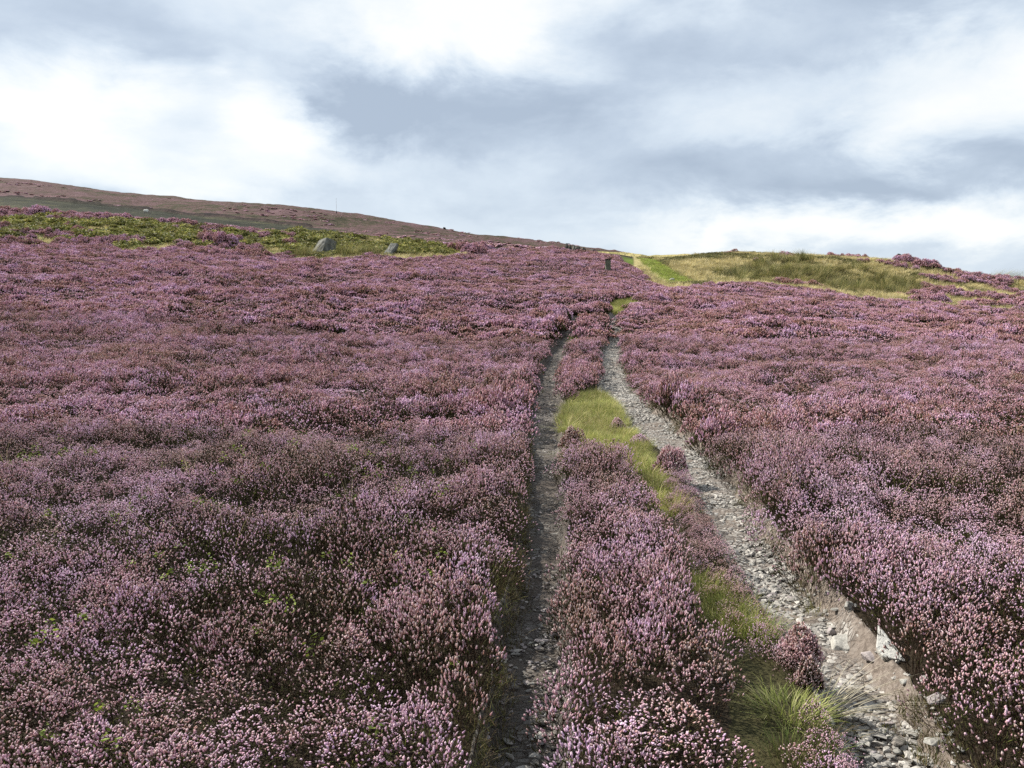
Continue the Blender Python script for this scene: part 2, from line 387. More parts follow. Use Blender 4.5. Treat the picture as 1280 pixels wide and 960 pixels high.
def blades(name, n, rad, L, w, cols, lean=.5, spread=0.0, seg=3, mat=None, wind=(0, 0)):
    """a tuft of grass: curved tapering blades"""
    cols = np.asarray(cols)
    r = rad * np.sqrt(rng.uniform(0, 1, n)); ph = rng.uniform(0, 6.283, n)
    P = np.stack([r * np.cos(ph), r * np.sin(ph), np.full(n, -.03)], 1)
    ph2 = ph + rng.normal(0, .6, n)
    out = np.stack([np.cos(ph2), np.sin(ph2), np.zeros(n)], 1) * (lean * rng.uniform(.2, 1.3, n) * (.4 + .8 * r / max(rad, 1e-6)))[:, None]
    out[:, :2] += np.asarray(wind)
    ll = L * rng.uniform(.5, 1.25, n)
    side = np.cross(out + rng.normal(0, .05, (n, 3)), [0, 0, 1.0]); side /= np.linalg.norm(side, axis=1, keepdims=True) + 1e-9
    t = np.linspace(0, 1, seg + 1)
    c0 = cols[rng.integers(0, len(cols), n)] * rng.uniform(.75, 1.25, (n, 1))
    V = np.zeros((n, seg + 1, 2, 3)); C = np.zeros((n, seg + 1, 2, 3))
    for k, tt in enumerate(t):
        pos = P + ll[:, None] * (np.array([0, 0, 1.0]) * (tt - .22 * tt * tt * np.clip(np.linalg.norm(out, axis=1), 0, 2.2)[:, None]) + out * tt ** 1.7)
        ww = w * (1 - tt * .92)
        V[:, k, 0] = pos - side * ww; V[:, k, 1] = pos + side * ww
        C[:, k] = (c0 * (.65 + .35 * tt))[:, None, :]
    i = np.arange(n)[:, None] * (seg + 1) * 2; s = np.arange(seg)[None] * 2
    q = np.stack([i + s, i + s + 1, i + s + 3, i + s + 2], -1).reshape(-1, 4)
    return mesh_np(name, V.reshape(-1, 3), q, C.reshape(-1, 3), mat or MLEAF)

def leaf_clump(name, R, H, n, size, cols, mat):
    cols = np.asarray(cols)
    r = np.sqrt(rng.uniform(0, 1, n)); ph = rng.uniform(0, 6.283, n)
    z = H * (1 - .6 * r * r) * rng.uniform(.35, 1.05, n)
    P = np.stack([R * r * np.cos(ph), R * r * np.sin(ph), z], 1)
    D, A, B = frames(rng.normal(0, .6, (n, 3)) + np.array([0, 0, .8]))
    s = size * rng.uniform(.6, 1.4, n)[:, None]
    V = np.stack([P - A * s, P + B * s * .55, P + A * s, P - B * s * .55], 1).reshape(-1, 3)
    c = cols[rng.integers(0, len(cols), n)] * rng.uniform(.6, 1.3, (n, 1))
    return mesh_np(name, V, np.arange(4 * n).reshape(-1, 4), np.repeat(c, 4, 0), mat)

def rock(name, pts, mat, bev=.05, sub=0, rough=0.0, seed=0):
    bm = bmesh.new()
    for p in pts: bm.verts.new(p)
    bmesh.ops.convex_hull(bm, input=bm.verts[:])
    for v in [v for v in bm.verts if not v.link_faces]: bm.verts.remove(v)
    bmesh.ops.dissolve_limit(bm, angle_limit=.15, verts=bm.verts[:], edges=bm.edges[:])
    if bev: bmesh.ops.bevel(bm, geom=bm.edges[:], offset=bev, segments=2, profile=.6, affect='EDGES', clamp_overlap=True)
    if sub:
        bmesh.ops.triangulate(bm, faces=bm.faces[:])
        bmesh.ops.subdivide_edges(bm, edges=bm.edges[:], cuts=sub, use_grid_fill=True)
        bm.normal_update()
        for v in bm.verts:
            c = v.co
            k = float(fbm(np.array(c.x * 3 / max(rough * 12, .05) + c.z * 2), np.array(c.y * 3 / max(rough * 12, .05) - c.z * 1.7), seed)) - .5
            v.co = c + v.normal * k * rough
    me = bpy.data.meshes.new(name); bm.to_mesh(me); bm.free(); me.materials.append(mat)
    return me
def random_rock(name, w, d, h, mat, seed, n=13):
    r = np.random.default_rng(seed)
    p = r.normal(0, 1, (n, 3)); p /= np.linalg.norm(p, axis=1, keepdims=True)
    p *= r.uniform(.75, 1.1, (n, 1))
    if name == 'stone' and w < .5: w, d, h = w * .88, d * .88, h * .62
    return rock(name, p * np.array([w, d, h]) / 2, mat, bev=min(w, d, h) * (.16 if name == 'stone' else .09))

# ------------------------------------------------------------------ scene bookkeeping
def tag(o, label=None, cat=None, group=None, kind=None):
    if label: o['label'] = label
    if cat: o['category'] = cat
    if group: o['group'] = group
    if kind: o['kind'] = kind
    return o
def link(name, me, parent=None, loc=(0, 0, 0)):
    o = bpy.data.objects.new(name, me); COL.objects.link(o); o.location = loc
    if parent: o.parent = parent
    return o
def copy_tree(o, parent=None):
    c = o.copy(); COL.objects.link(c)
    if parent: c.parent = parent
    for ch in [q for q in o.children]: copy_tree(ch, c)
    return c

_gn = {}
def scatter(name, protos, xy, zoff, rz, tilt, scl, idx, label, cat, follow=None):
    """one stuff object whose points carry the clumps"""
    coll = bpy.data.collections.new(name + '_kinds')
    for i, me in enumerate(protos):
        coll.objects.link(bpy.data.objects.new(f'{name}_clump_{i:02d}', me))
    n = len(xy); zz = ground(xy[:, 0], xy[:, 1]) + zoff
    me = bpy.data.meshes.new(name); me.vertices.add(n)
    me.vertices.foreach_set('co', np.column_stack([xy, zz]).astype(np.float32).ravel())
    a = me.attributes.new('rot', 'FLOAT_VECTOR', 'POINT')
    a.data.foreach_set('vector', np.column_stack([tilt[:, 0], tilt[:, 1], rz]).astype(np.float32).ravel())
    a = me.attributes.new('scl', 'FLOAT_VECTOR', 'POINT'); a.data.foreach_set('vector', scl.astype(np.float32).ravel())
    a = me.attributes.new('idx', 'INT', 'POINT'); a.data.foreach_set('value', idx.astype(np.int32))
    o = link(name, me)
    g = bpy.data.node_groups.new(name + '_nodes', 'GeometryNodeTree')
    g.interface.new_socket('Geometry', in_out='INPUT', socket_type='NodeSocketGeometry')
    g.interface.new_socket('Geometry', in_out='OUTPUT', socket_type='NodeSocketGeometry')
    gi = g.nodes.new('NodeGroupInput'); go = g.nodes.new('NodeGroupOutput')
    ip = g.nodes.new('GeometryNodeInstanceOnPoints'); ci = g.nodes.new('GeometryNodeCollectionInfo')
    ci.inputs['Collection'].default_value = coll; ci.inputs['Separate Children'].default_value = True; ci.inputs['Reset Children'].default_value = True
    def na(nm, ty):
        q = g.nodes.new('GeometryNodeInputNamedAttribute'); q.data_type = ty; q.inputs['Name'].default_value = nm; return q.outputs['Attribute']
    er = g.nodes.new('FunctionNodeEulerToRotation')
    g.links.new(gi.outputs[0], ip.inputs['Points']); g.links.new(ci.outputs[0], ip.inputs['Instance'])
    ip.inputs['Pick Instance'].default_value = True
    g.links.new(na('idx', 'INT'), ip.inputs['Instance Index'])
    g.links.new(na('rot', 'FLOAT_VECTOR'), er.inputs[0]); g.links.new(er.outputs[0], ip.inputs['Rotation'])
    g.links.new(na('scl', 'FLOAT_VECTOR'), ip.inputs['Scale']); g.links.new(ip.outputs[0], go.inputs[0])
    md = o.modifiers.new('clumps', 'NODES'); md.node_group = g
    return tag(o, label, cat, kind='stuff')

def grid_pts(x0, x1, y0, y1, s, jit=.5):
    xs = np.arange(x0, x1, s); ys = np.arange(y0, y1, s)
    X, Y = np.meshgrid(xs, ys)
    X = X.ravel() + rng.uniform(-jit, jit, X.size) * s; Y = Y.ravel() + rng.uniform(-jit, jit, Y.size) * s
    return np.column_stack([X, Y])
def in_view(P, margin=.74, near=3.0):
    return np.abs(P[:, 0]) < np.maximum(margin * P[:, 1], near)

# ------------------------------------------------------------------ regions of the moor (from the land, in metres)
# far end of the heather field, as range over bearing
_fe = [(-300,61),(0,61),(100,62.5),(230,60),(330,63.5),(430,61.5),(560,64),(600,72),(640,82),(700,84),(760,78),(795,64),(812,54),(838,48),(900,53),(960,54.5),(1040,51),(1100,50.5),(1170,49),(1280,48),(1650,46)]
FE_U = np.array([(a - 640) / FPX for a, _ in _fe]); FE_D = np.array([b for _, b in _fe], float)
def field_end(x, y):
    return np.interp(x / np.maximum(y, .1), FE_U, FE_D) + (vnoise(x * .6, y * .2, 31) - .5) * 4
def poly3(pts): return np.array([hit(a, b, o) for a, b, o in pts])
MID = poly3([(690,588,0),(706,578,0),(745,574,0),(785,584,.05),(812,612,.15),(838,652,.2),(852,688,.22),(872,712,.22),(888,750,.22),(910,788,.2),(930,830,.18),(948,880,.16),(955,930,.15),(960,1010,.15),(680,1010,.2),(680,900,.1),(680,800,.1),(690,700,0),(690,650,0)])
MIDTOP = poly([(712,432),(727,408),(752,395),(760,404),(754,425),(748,447),(746,470),(738,492),(720,505),(706,498),(704,470)], .12)
STRIP = poly([(835,582),(862,590),(882,640),(910,690),(942,735),(972,770),(1008,812),(1005,840),(965,822),(928,775),(893,738),(872,702),(856,658),(838,618)], .08)
STRIP2 = poly([(1022,866),(1065,882),(1090,925),(1108,1010),(985,1010),(985,950),(1012,912)], .10)
G_LIME = poly([(700,520),(716,497),(745,492),(768,498),(782,530),(806,560),(826,590),(842,625),(852,648),(826,646),(802,590),(750,578),(712,575),(708,545)])
G_CHAN = poly([(840,650),(858,680),(885,715),(925,752),(962,805),(985,838),(1018,845),(1045,875),(1010,930),(1000,990),(915,990),(915,900),(910,845),(895,800),(880,750),(862,712)])
G_TOP = poly([(750,389),(766,378),(796,372),(796,381),(786,386),(770,390)])
G_SPOT = poly([(716,432),(716,422),(728,420),(730,430)])
GPATH = poly([(800,323),(816,325),(842,337),(870,353),(838,358),(818,349),(803,333)])
RUSH = poly([(900,357),(922,340),(965,328),(1020,326),(1075,331),(1120,343),(1152,358),(1140,372),(1085,369),(1020,358),(960,353)])
LIME2 = poly([(866,722),(900,726),(940,772),(962,806),(985,838),(960,840),(930,818),(900,785),(880,752)])
def grass_w(x, y):
    x = x + (fbm(x * 3, y * 2, 8, 3) - .5) * np.clip(.03 * y, .05, .5); y = y + (fbm(x * 2 + 9, y * 2, 8, 3) - .5) * np.clip(.06 * y, .1, .8)
    m = inside(G_LIME, x, y) | inside(G_CHAN, x, y) | inside(G_TOP, x, y) | inside(GPATH, x, y) | inside(G_SPOT, x, y)
    return m
def in_field(x, y):
    """heather stands here"""
    la, lb = rutdef(EL, y); ra, rb = rutdef(ER, y)
    edge = (vnoise(x * 3.1 + 7, y * 3.1, 44) - .5) * .14
    tl = y < EL[0][-1] + .3; tr = y < ER[0][-1] + .3
    left = x < la - .01 + edge; right = x > rb - .085 + .105 * sstep(5.2, 4.3, y) + edge * 1.3
    past = y > ER[0][-1] + .3
    between = (~left) & (~right)
    mid = inside(MID, x + .07, y) & (x > lb - .015) | inside(MIDTOP, x, y)
    beyondL = (y > EL[0][-1] + .3) & (x < ra - .1) 
    ok = np.where(between, mid | beyondL | past, True)
    ok &= ~grass_w(x, y)
    ok &= (y < field_end(x, y))
    ok &= ~((np.hypot(x, y) < .7))
    return ok

# ------------------------------------------------------------------ ground and hill (one sheet, split at 95 m)
th = np.concatenate([np.linspace(-math.pi, -1.0, 40)[:-1], np.linspace(-1.0, -.62, 60)[:-1], np.linspace(-.62, .62, 430), np.linspace(.62, 1.0, 60)[1:], np.linspace(1.0, math.pi, 40)[1:]])
rr_ = np.concatenate([np.geomspace(.35, 95, 360), np.geomspace(95, 1600, 190)[1:]])
TH, RR_ = np.meshgrid(th, rr_)
X, Y = RR_ * np.sin(TH), RR_ * np.cos(TH)
GZ = base0(X, Y)
lowered = np.maximum(rutmask(EL, X, Y), rutmask(ER, X, Y))
GZ = GZ - depth_at(X, Y) - .10 * sstep(0, .5, np.maximum(rutmask(EL, X, Y), rutmask(ER, X, Y)))
# heather edge of the cut green patch on the hill: a step in the vegetation, its shaded face painted dark
def hill_masks(x, y):
    u = x / np.maximum(y, .1) * FPX + 640
    top = np.interp(u, [-300, 0, 110, 150, 200, 300, 350, 400, 430], [197, 185, 181, 199, 199, 196, 189, 174, 165])
    top = top + (vnoise(u / 30, 0 * u, 77) - .5) * 5
    cut = (y < top) & (u < 425)
    edge = (y >= top) & (y < top + 4.5) & (u < 395)
    return cut, edge
def straw_far(x, y):
    u = x / np.maximum(y, .1) * FPX + 640
    return (u > 705) * sstep(705, 745, u) * (y < 140)
def add_sheet(name, i0, i1, mat):
    nT = len(th)
    V = np.column_stack([X[i0:i1].ravel(), Y[i0:i1].ravel(), GZ[i0:i1].ravel()])
    nr = i1 - i0
    a = (np.arange(nr - 1)[:, None] * nT + np.arange(nT - 1)[None]).ravel()
    Q = np.column_stack([a, a + nT, a + nT + 1, a + 1])[:, ::-1]
    me = mesh_np(name, V, Q, mat=mat, smooth=True)
    return me, V[:, 0], V[:, 1]
i95 = 360
cutm, edgem = hill_masks(X, Y)
GZ = GZ + .7 * (edgem & (RR_ > 96)) + np.where(RR_ > 100, (fbm(X / 3.5, Y / 5, 91) - .5) * 1.0 * np.where(cutm, .25, 1.0), 0)
me, gx, gy = add_sheet('ground', 0, i95, MG)
fattr(me, 'Grass', grass_w(gx, gy) * np.where(inside(G_LIME, gx, gy) | (gy > 15), .6, .10))
uu = gx / np.maximum(gy, .1) * FPX + 640
beyond = (gy > field_end(gx, gy) - .5)
fattr(me, 'Straw', (beyond & (uu > 790)).astype(float) * 1.0)
fattr(me, 'Bilberry', (beyond & (uu < 790)).astype(float) * (1 - sstep(78, 84, gy)))
tag(link('ground', me), 'dark peaty ground of the moor under the heather', 'ground', kind='structure')
me, gx, gy = add_sheet('hill', i95 - 1, len(rr_), MHILL)
c_, e_ = hill_masks(gx, gy)
fattr(me, 'Cut', c_.astype(float)); fattr(me, 'EdgeShade', e_.astype(float)); fattr(me, 'Straw', straw_far(gx, gy))
tag(link('hill', me), 'long purple heather hill sloping down across the skyline', 'hill', kind='structure')

# ------------------------------------------------------------------ the two ruts
def rut_ribbon(E, mat, label, dirtside):
    ys = [0.5]
    while ys[-1] < E[0][-1] + .4: ys.append(ys[-1] + max(.02, ys[-1] * .006))
    ys = np.array(ys); n = 40; t = np.linspace(-.16, 1.16, n)
    a, b = rutdef(E, ys)
    x = a[:, None] + (b - a)[:, None] * t[None]; y = ys[:, None] + 0 * x
    z = base0(x, y) - depth_at(x, y)
    edge = np.abs(t - .5) * 2
    z = z + ((fbm(x * 9, y * 12, 51, 4) - .5) * .035 + (fbm(x * 3, y * 3.5, 57, 2) - .5) * .05) * (1 - .35 * sstep(.9, 1.14, edge))[None]
    z = z - .12 * sstep(1.14, 1.32, edge)[None] + .006
    me = mesh_np('track', np.column_stack([x.ravel(), y.ravel(), z.ravel()]),
                 (lambda A: np.column_stack([A, A + 1, A + n + 1, A + n]))((np.arange(len(ys) - 1)[:, None] * n + np.arange(n - 1)[None]).ravel()), mat=mat, smooth=True)
    dirt = sstep(.80, .95, t[None] + (vnoise(y * 2.2, x * 2.2, 71) - .5) * .35) if dirtside else 0 * x + .25
    fattr(me, 'Dirt', (dirt + 0 * x).ravel())
    return tag(link('track', me), label, 'track', kind='structure')
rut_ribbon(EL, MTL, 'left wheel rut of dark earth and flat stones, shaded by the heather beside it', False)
rut_ribbon(ER, MTR, 'right wheel rut of pale broken stone and brown earth', True)

# ------------------------------------------------------------------ heather
near_k = [heather_mesh('heather_clump', .155 * q, .30 * h, nf, nl, .0034, .0140, 0) for q, h, nf, nl in
          [(1, 1, 124, 110), (1.1, 1.0, 138, 110), (.9, 1.1, 112, 100), (1.05, .9, 132, 110), (1.0, 1.05, 56, 170), (1.1, .95, 146, 100), (1.0, 1.0, 30, 170)]]
mid_k = [heather_mesh('heather_clump', .21 * q, .32 * h, nf, nl, .0066, .028, 1) for q, h, nf, nl in
         [(1, 1, 116, 80), (1.1, 1.0, 126, 80), (.9, 1.12, 104, 80), (1.05, .9, 44, 120), (1.0, 1.0, 120, 70)]]
far_k = [heather_mesh('heather_clump', .38 * q, .38 * h, nf, nl, .0145, .065, 1) for q, h, nf, nl in
         [(1, 1, 130, 120), (1.15, 1.0, 150, 120), (.9, 1.15, 115, 120), (1.05, .9, 50, 170)]]

HS = .80
def kinds(P, m):
    # where few flowers stand the leafy kinds are picked more often
    q = np.interp(np.median(P[:, 1]), [6, 16, 40], [1.3, 1.8, 3.2]); g = fbm(P[:, 0] / q, P[:, 1] / q, 29, 3); i = rng.integers(0, m, len(P))
    leafy = (rng.uniform(0, 1, len(P)) < sstep(.52, .66, g) * .78)
    return np.where(leafy, {7: 6, 5: 3, 4: 3}[m] - (rng.integers(0, 2, len(P)) * 2 if m == 7 else 0), i)
def field_scatter(name, protos, P, label, size=1.0):
    n = len(P)
    q = HS * np.interp(np.median(P[:, 1]), [6, 16, 40], [1.0, 1.3, 2.4])
    hum = fbm(P[:, 0] / q, P[:, 1] / q, 13, 2)
    big = fbm(P[:, 0] / 3.5, P[:, 1] / 3.5, 19, 2)
    pit = vnoise(P[:, 0] / (.55 * q), P[:, 1] / (.55 * q), 23)
    h = (.30 + 1.15 * hum + .35 * (big - .5)) * rng.uniform(.9, 1.1, n) * size
    low = pit > .76
    h = np.maximum(np.where(low, h * .55, np.where(pit > .66, h * .82, h)), .40)
    la_ = rutdef(EL, P[:, 1])[0]
    lb_ = rutdef(EL, P[:, 1])[1]; rb_ = rutdef(ER, P[:, 1])[1]
    nr = sstep(34, 6, P[:, 1])
    h = h * (1 + .42 * (1 - sstep(.15, .70, la_ - P[:, 0])) * (P[:, 0] < la_ + .1) * nr)
    h = h * (1 + .45 * (1 - sstep(.15, .80, P[:, 0] - rb_)) * (P[:, 0] > rb_ - .1) * nr)
    h = h * (1 + .25 * ((P[:, 0] > lb_ - .1) & (P[:, 0] < rb_ - .3)) * nr)
    h = h * (.84 + .16 * sstep(2.5, 5.5, P[:, 1]))
    s = rng.uniform(.85, 1.2, n) * size
    s = np.where(low, s * 1.25, s)
    tilt = rng.normal(0, .10, (n, 2))
    return scatter(name, protos, P, -.01, rng.uniform(0, 6.28, n), tilt, np.column_stack([s, s, h]), np.where(low & (rng.uniform(0, 1, n) < .7), len(protos) - 1 if len(protos) == 7 else 3, kinds(P, len(protos))), label, 'heather')

A = grid_pts(-8, 8.5, -.6, 10.2, .145); A = A[in_view(A, .78, 2.4)]
A = A[in_field(A[:, 0], A[:, 1]) & (A[:, 1] < 10)]
la, lb = rutdef(EL, A[:, 1]); ra, rb = rutdef(ER, A[:, 1])
isl = A[:, 0] < lb; isr = A[:, 0] > ra
field_scatter('heather', near_k, A[isl], 'pink flowering heather covering the near moor left of the track')
field_scatter('heather', near_k, A[~isl & ~isr], 'pink flowering heather growing in the strip between the two wheel ruts', .92)
field_scatter('heather', near_k, A[isr], 'pink flowering heather covering the near moor right of the track')
B = grid_pts(-22, 22, 10, 27, .21); B = B[in_view(B, .76)]
B = B[in_field(B[:, 0], B[:, 1])]
cm = (rutdef(EL, B[:, 1])[1] + rutdef(ER, B[:, 1])[0]) / 2
field_scatter('heather', mid_k, B[B[:, 0] < cm], 'mauve heather in the middle distance left of the track')
field_scatter('heather', mid_k, B[B[:, 0] >= cm], 'mauve heather in the middle distance right of the track')
Cc = grid_pts(-48, 48, 27, 86, .36); Cc = Cc[in_view(Cc, .72)]
Cc = Cc[in_field(Cc[:, 0], Cc[:, 1])]
cm = np.interp(Cc[:, 1], [27, 36, 50, 60, 90], [2.4, 4.2, 7.5, 9.5, 14])
field_scatter('heather', far_k, Cc[Cc[:, 0] < cm], 'mauve heather slope running back to the green bank and the post', 1.0)
field_scatter('heather', far_k, Cc[Cc[:, 0] >= cm], 'mauve heather slope running back to the straw coloured hump', 1.0)
# low ragged heather along the stony rut
P = np.concatenate([grid_pts(.5, 3, 2, 9, .085)]); P = P[inside(STRIP, P[:, 0], P[:, 1]) | inside(STRIP2, P[:, 0], P[:, 1])]
n = len(P); s = rng.uniform(.42, .7, n)
scatter('heather', near_k, P, -.02, rng.uniform(0, 6.28, n), rng.normal(0, .2, (n, 2)), np.column_stack([s, s, rng.uniform(.26, .50, n)]), rng.integers(0, 7, n),
        'low ragged heather along the left edge of the stony rut', 'heather')

# ------------------------------------------------------------------ grasses
LIME = [(.26, .28, .07), (.33, .33, .11), (.20, .24, .05), (.42, .38, .17)]
STRAW = [(.55, .46, .24), (.45, .37, .17), (.65, .57, .35), (.32, .29, .11)]
RUSHC = [(.07, .09, .025), (.13, .14, .04), (.21, .19, .07), (.34, .28, .13), (.26, .24, .09)]
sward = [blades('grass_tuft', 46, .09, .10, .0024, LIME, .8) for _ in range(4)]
def put(name, protos, P, s, sz, label, cat, tilt=.08):
    n = len(P)
    return scatter(name, protos, P, 0.0, rng.uniform(0, 6.28, n), rng.normal(0, tilt, (n, 2)), np.column_stack([s, s, sz]), rng.integers(0, len(protos), n), label, cat)
P = grid_pts(.1, 3, 2, 17, .045); P = P[inside(G_LIME, P[:, 0], P[:, 1]) & grass_w(P[:, 0], P[:, 1])]
gq = fbm(P[:, 0] * 4, P[:, 1] * 2.2, 5, 3); P = P[gq < .63]; gq = gq[gq < .63]
dryk = [blades('grass_tuft', 40, .09, .085, .0024, [(.42, .37, .17), (.33, .29, .11), (.26, .25, .08)], .9) for _ in range(3)]
Pd = P[gq < .43]; P = P[gq >= .43]
put('grass', dryk, Pd, rng.uniform(.8, 1.3, len(Pd)), rng.uniform(.4, .9, len(Pd)), 'dry yellowing grass mixed into the lime grass between the ruts', 'grass')
gh = fbm(P[:, 0] * 3.2, P[:, 1] * 2.0, 25, 3)
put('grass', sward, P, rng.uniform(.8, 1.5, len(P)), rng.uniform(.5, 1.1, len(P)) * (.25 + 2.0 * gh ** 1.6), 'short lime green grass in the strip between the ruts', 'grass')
Pt = grid_pts(.1, 3, 2, 17, .13); Pt = Pt[inside(G_LIME, Pt[:, 0], Pt[:, 1]) & (rng.uniform(0, 1, len(Pt)) < .35)]
tallk = [blades('grass_tuft', 60, .07, .17, .003, LIME + [(.48, .43, .2), (.5, .42, .18)], 1.0, seg=4) for _ in range(3)]
put('grass', tallk, Pt, rng.uniform(.7, 1.4, len(Pt)), rng.uniform(.6, 1.3, len(Pt)), 'taller ragged tufts standing out of the lime grass between the ruts', 'grass', .2)
dull = [blades('grass_tuft', 40, .09, .08, .0022, [(.10, .115, .035), (.15, .14, .05), (.24, .20, .10), (.14, .10, .06)], .8) for _ in range(4)]  # dry dull grass, colours lowered to stand for shade in the channel
P = grid_pts(.4, 2.6, 2, 9, .045); P = P[inside(G_CHAN, P[:, 0], P[:, 1])]
g = vnoise(P[:, 0] * 2.6, P[:, 1] * 2.0, 15); bare = g < .47
l2 = inside(LIME2, P[:, 0], P[:, 1]) & (g > .34); P1 = P[l2 & (g < .75)]; P2 = P[~l2 & ~bare]
put('grass', sward, P1, rng.uniform(.8, 1.3, len(P1)), rng.uniform(.6, 1.3, len(P1)), 'patches of bright grass along the narrow worn channel beside the heather', 'grass')
put('grass', dull, P2, rng.uniform(.8, 1.3, len(P2)), rng.uniform(.5, 1.0, len(P2)), 'dull trampled grass, darkened in colour for its shade, in the narrow worn channel beside the heather', 'grass')
P = grid_pts(2, 6, 25, 45, .12); P = P[inside(G_TOP, P[:, 0], P[:, 1]) | inside(G_SPOT, P[:, 0], P[:, 1])]
put('grass', sward, P, np.full(len(P), 2.4), np.full(len(P), 2.0), 'bright green grass at the top end of the stony rut', 'grass')
P = grid_pts(5, 24, 46, 100, .22); P = P[inside(GPATH, P[:, 0] + (fbm(P[:, 0], P[:, 1] / 2, 66, 3) - .5) * 2.2, P[:, 1])]
swd = [blades('grass_tuft', 40, .12, .10, .006, [(.24, .31, .06), (.28, .33, .08), (.18, .25, .05), (.36, .35, .13)], .6) for _ in range(3)]
put('grass', swd, P, np.full(len(P), 2.6), rng.uniform(1.0, 1.6, len(P)), 'bright green grass path climbing to the skyline', 'grass')
# straw coloured hump
strawk = [blades('grass_tuft', 90, .30, .42, .011, STRAW, .7, wind=(.25, .05)) for _ in range(4)]
mossk = [leaf_clump('low_shrub', .5, .22, 160, .05, [(.13, .13, .045), (.20, .17, .07), (.08, .085, .03)], MBIL) for _ in range(3)]
P = grid_pts(4, 62, 46, 96, .5); u = P[:, 0] / P[:, 1] * FPX + 640
ok = (P[:, 1] > field_end(P[:, 0], P[:, 1]) - .3) & (u > 800) & (u < 1500) & ~inside(GPATH, P[:, 0], P[:, 1]) & ~(inside(RUSH, P[:, 0], P[:, 1]) & (rng.uniform(0, 1, len(P)) < .25)) & (P[:, 1] < 90)
P = P[ok]; g = fbm(P[:, 0] / 2.2, P[:, 1] / 3.6, 37)
top = sstep(74, 80, P[:, 1])
hp = (fbm(P[:, 0] / 4, P[:, 1] / 4, 41) > np.interp(P[:, 0] / P[:, 1] * FPX + 640, [860, 1050, 1120, 1500], [.84, .70, .58, .60])) & ~inside(RUSH, P[:, 0], P[:, 1]) & (P[:, 1] > 58)
mo = (g + .16 * top + rng.uniform(-.1, .1, len(P)) > .62) & ~hp
sg = P[~mo & ~hp]
put('moor_grass', strawk, sg, rng.uniform(.8, 1.3, len(sg)), rng.uniform(.5, 1.0, len(sg)), 'straw coloured moor grass covering the hump on the right', 'grass')
put('low_shrubs', mossk, P[mo], rng.uniform(.9, 1.4, mo.sum()), rng.uniform(.6, 1.3, mo.sum()), 'olive brown low shrubs among the straw grass of the right hump', 'shrubs')
ph = P[hp]
put('heather', far_k, ph, rng.uniform(.9, 1.4, len(ph)), rng.uniform(.8, 1.5, len(ph)), 'purple heather patches on the far right of the straw hump', 'heather')
rushk = [blades('rush_tuft', 90, .26, 1.05, .013, RUSHC, .5, wind=(.40, .05)) for _ in range(5)]
P = grid_pts(8, 40, 48, 82, .72); P = P[inside(RUSH, P[:, 0] + (fbm(P[:, 0] / 2, P[:, 1] / 3, 90, 3) - .5) * 6, P[:, 1] + (fbm(P[:, 0] / 2 + 7, P[:, 1] / 3, 90, 3) - .5) * 8)]; P = P[fbm(P[:, 0] / 2.2, P[:, 1] / 2.6, 88, 2) > .47]
put('rushes', rushk, P, rng.uniform(.9, 1.3, len(P)), rng.uniform(.45, 1.0, len(P)) * (.55 + .75 * fbm(P[:, 0] / 3, P[:, 1] / 3, 89, 2)), 'bed of wind-bent olive rushes on the right hump', 'rushes')
# green bank on the left
bilk = [leaf_clump('bilberry_clump', .55, .5, 240, .075, [(.165, .18, .045), (.22, .215, .065), (.085, .10, .024), (.29, .25, .09)], MBIL) for _ in range(4)]
P = grid_pts(-60, 3, 56, 86, .55); u = P[:, 0] / P[:, 1] * FPX + 640
crest = np.interp(u, [-300, 0, 300, 500, 600, 700], [83, 82, 82, 82, 78, 70])
ok = (P[:, 1] > field_end(P[:, 0], P[:, 1]) - .2) & (u > -280) & (u < 640) & (P[:, 1] < crest)
P = P[ok]; u = u[ok]; rel = (P[:, 1] - field_end(P[:, 0], P[:, 1]))
g = fbm(P[:, 0] / 3, P[:, 1] / 3, 47)
hb = (fbm(P[:, 0] / 2.4, P[:, 1] / 3.0, 53, 3) > np.interp(rel, [0, 3, 12, 20], [.52, .60, .64, .56])) & ~((u > 370) & (u < 560))
pale = (((rel < 4.0) & (g > .42)) | (g > .66)) & ~hb; brown = (g < .36) & ~pale & ~hb
b = P[~pale & ~brown & ~hb]
put('heather', far_k, P[hb], rng.uniform(.9, 1.4, hb.sum()), rng.uniform(.8, 1.5, hb.sum()), 'mauve heather patches breaking up the green bank', 'heather')
put('bilberry', bilk, b, rng.uniform(.8, 1.4, len(b)), rng.uniform(.4, 1.0, len(b)) * (.4 + 1.3 * fbm(b[:, 0] / 1.6, b[:, 1] / 1.6, 12, 2)), 'yellow-green bilberry covering the bank beyond the heather', 'bilberry', .15)
put('moor_grass', strawk, P[pale], rng.uniform(.7, 1.1, pale.sum()), rng.uniform(.4, .9, pale.sum()), 'pale grass along the foot of the green bank', 'grass')
put('low_shrubs', mossk, P[brown], rng.uniform(.9, 1.3, brown.sum()), rng.uniform(.8, 1.4, brown.sum()), 'brownish low shrubs among the bilberry on the left bank', 'shrubs')
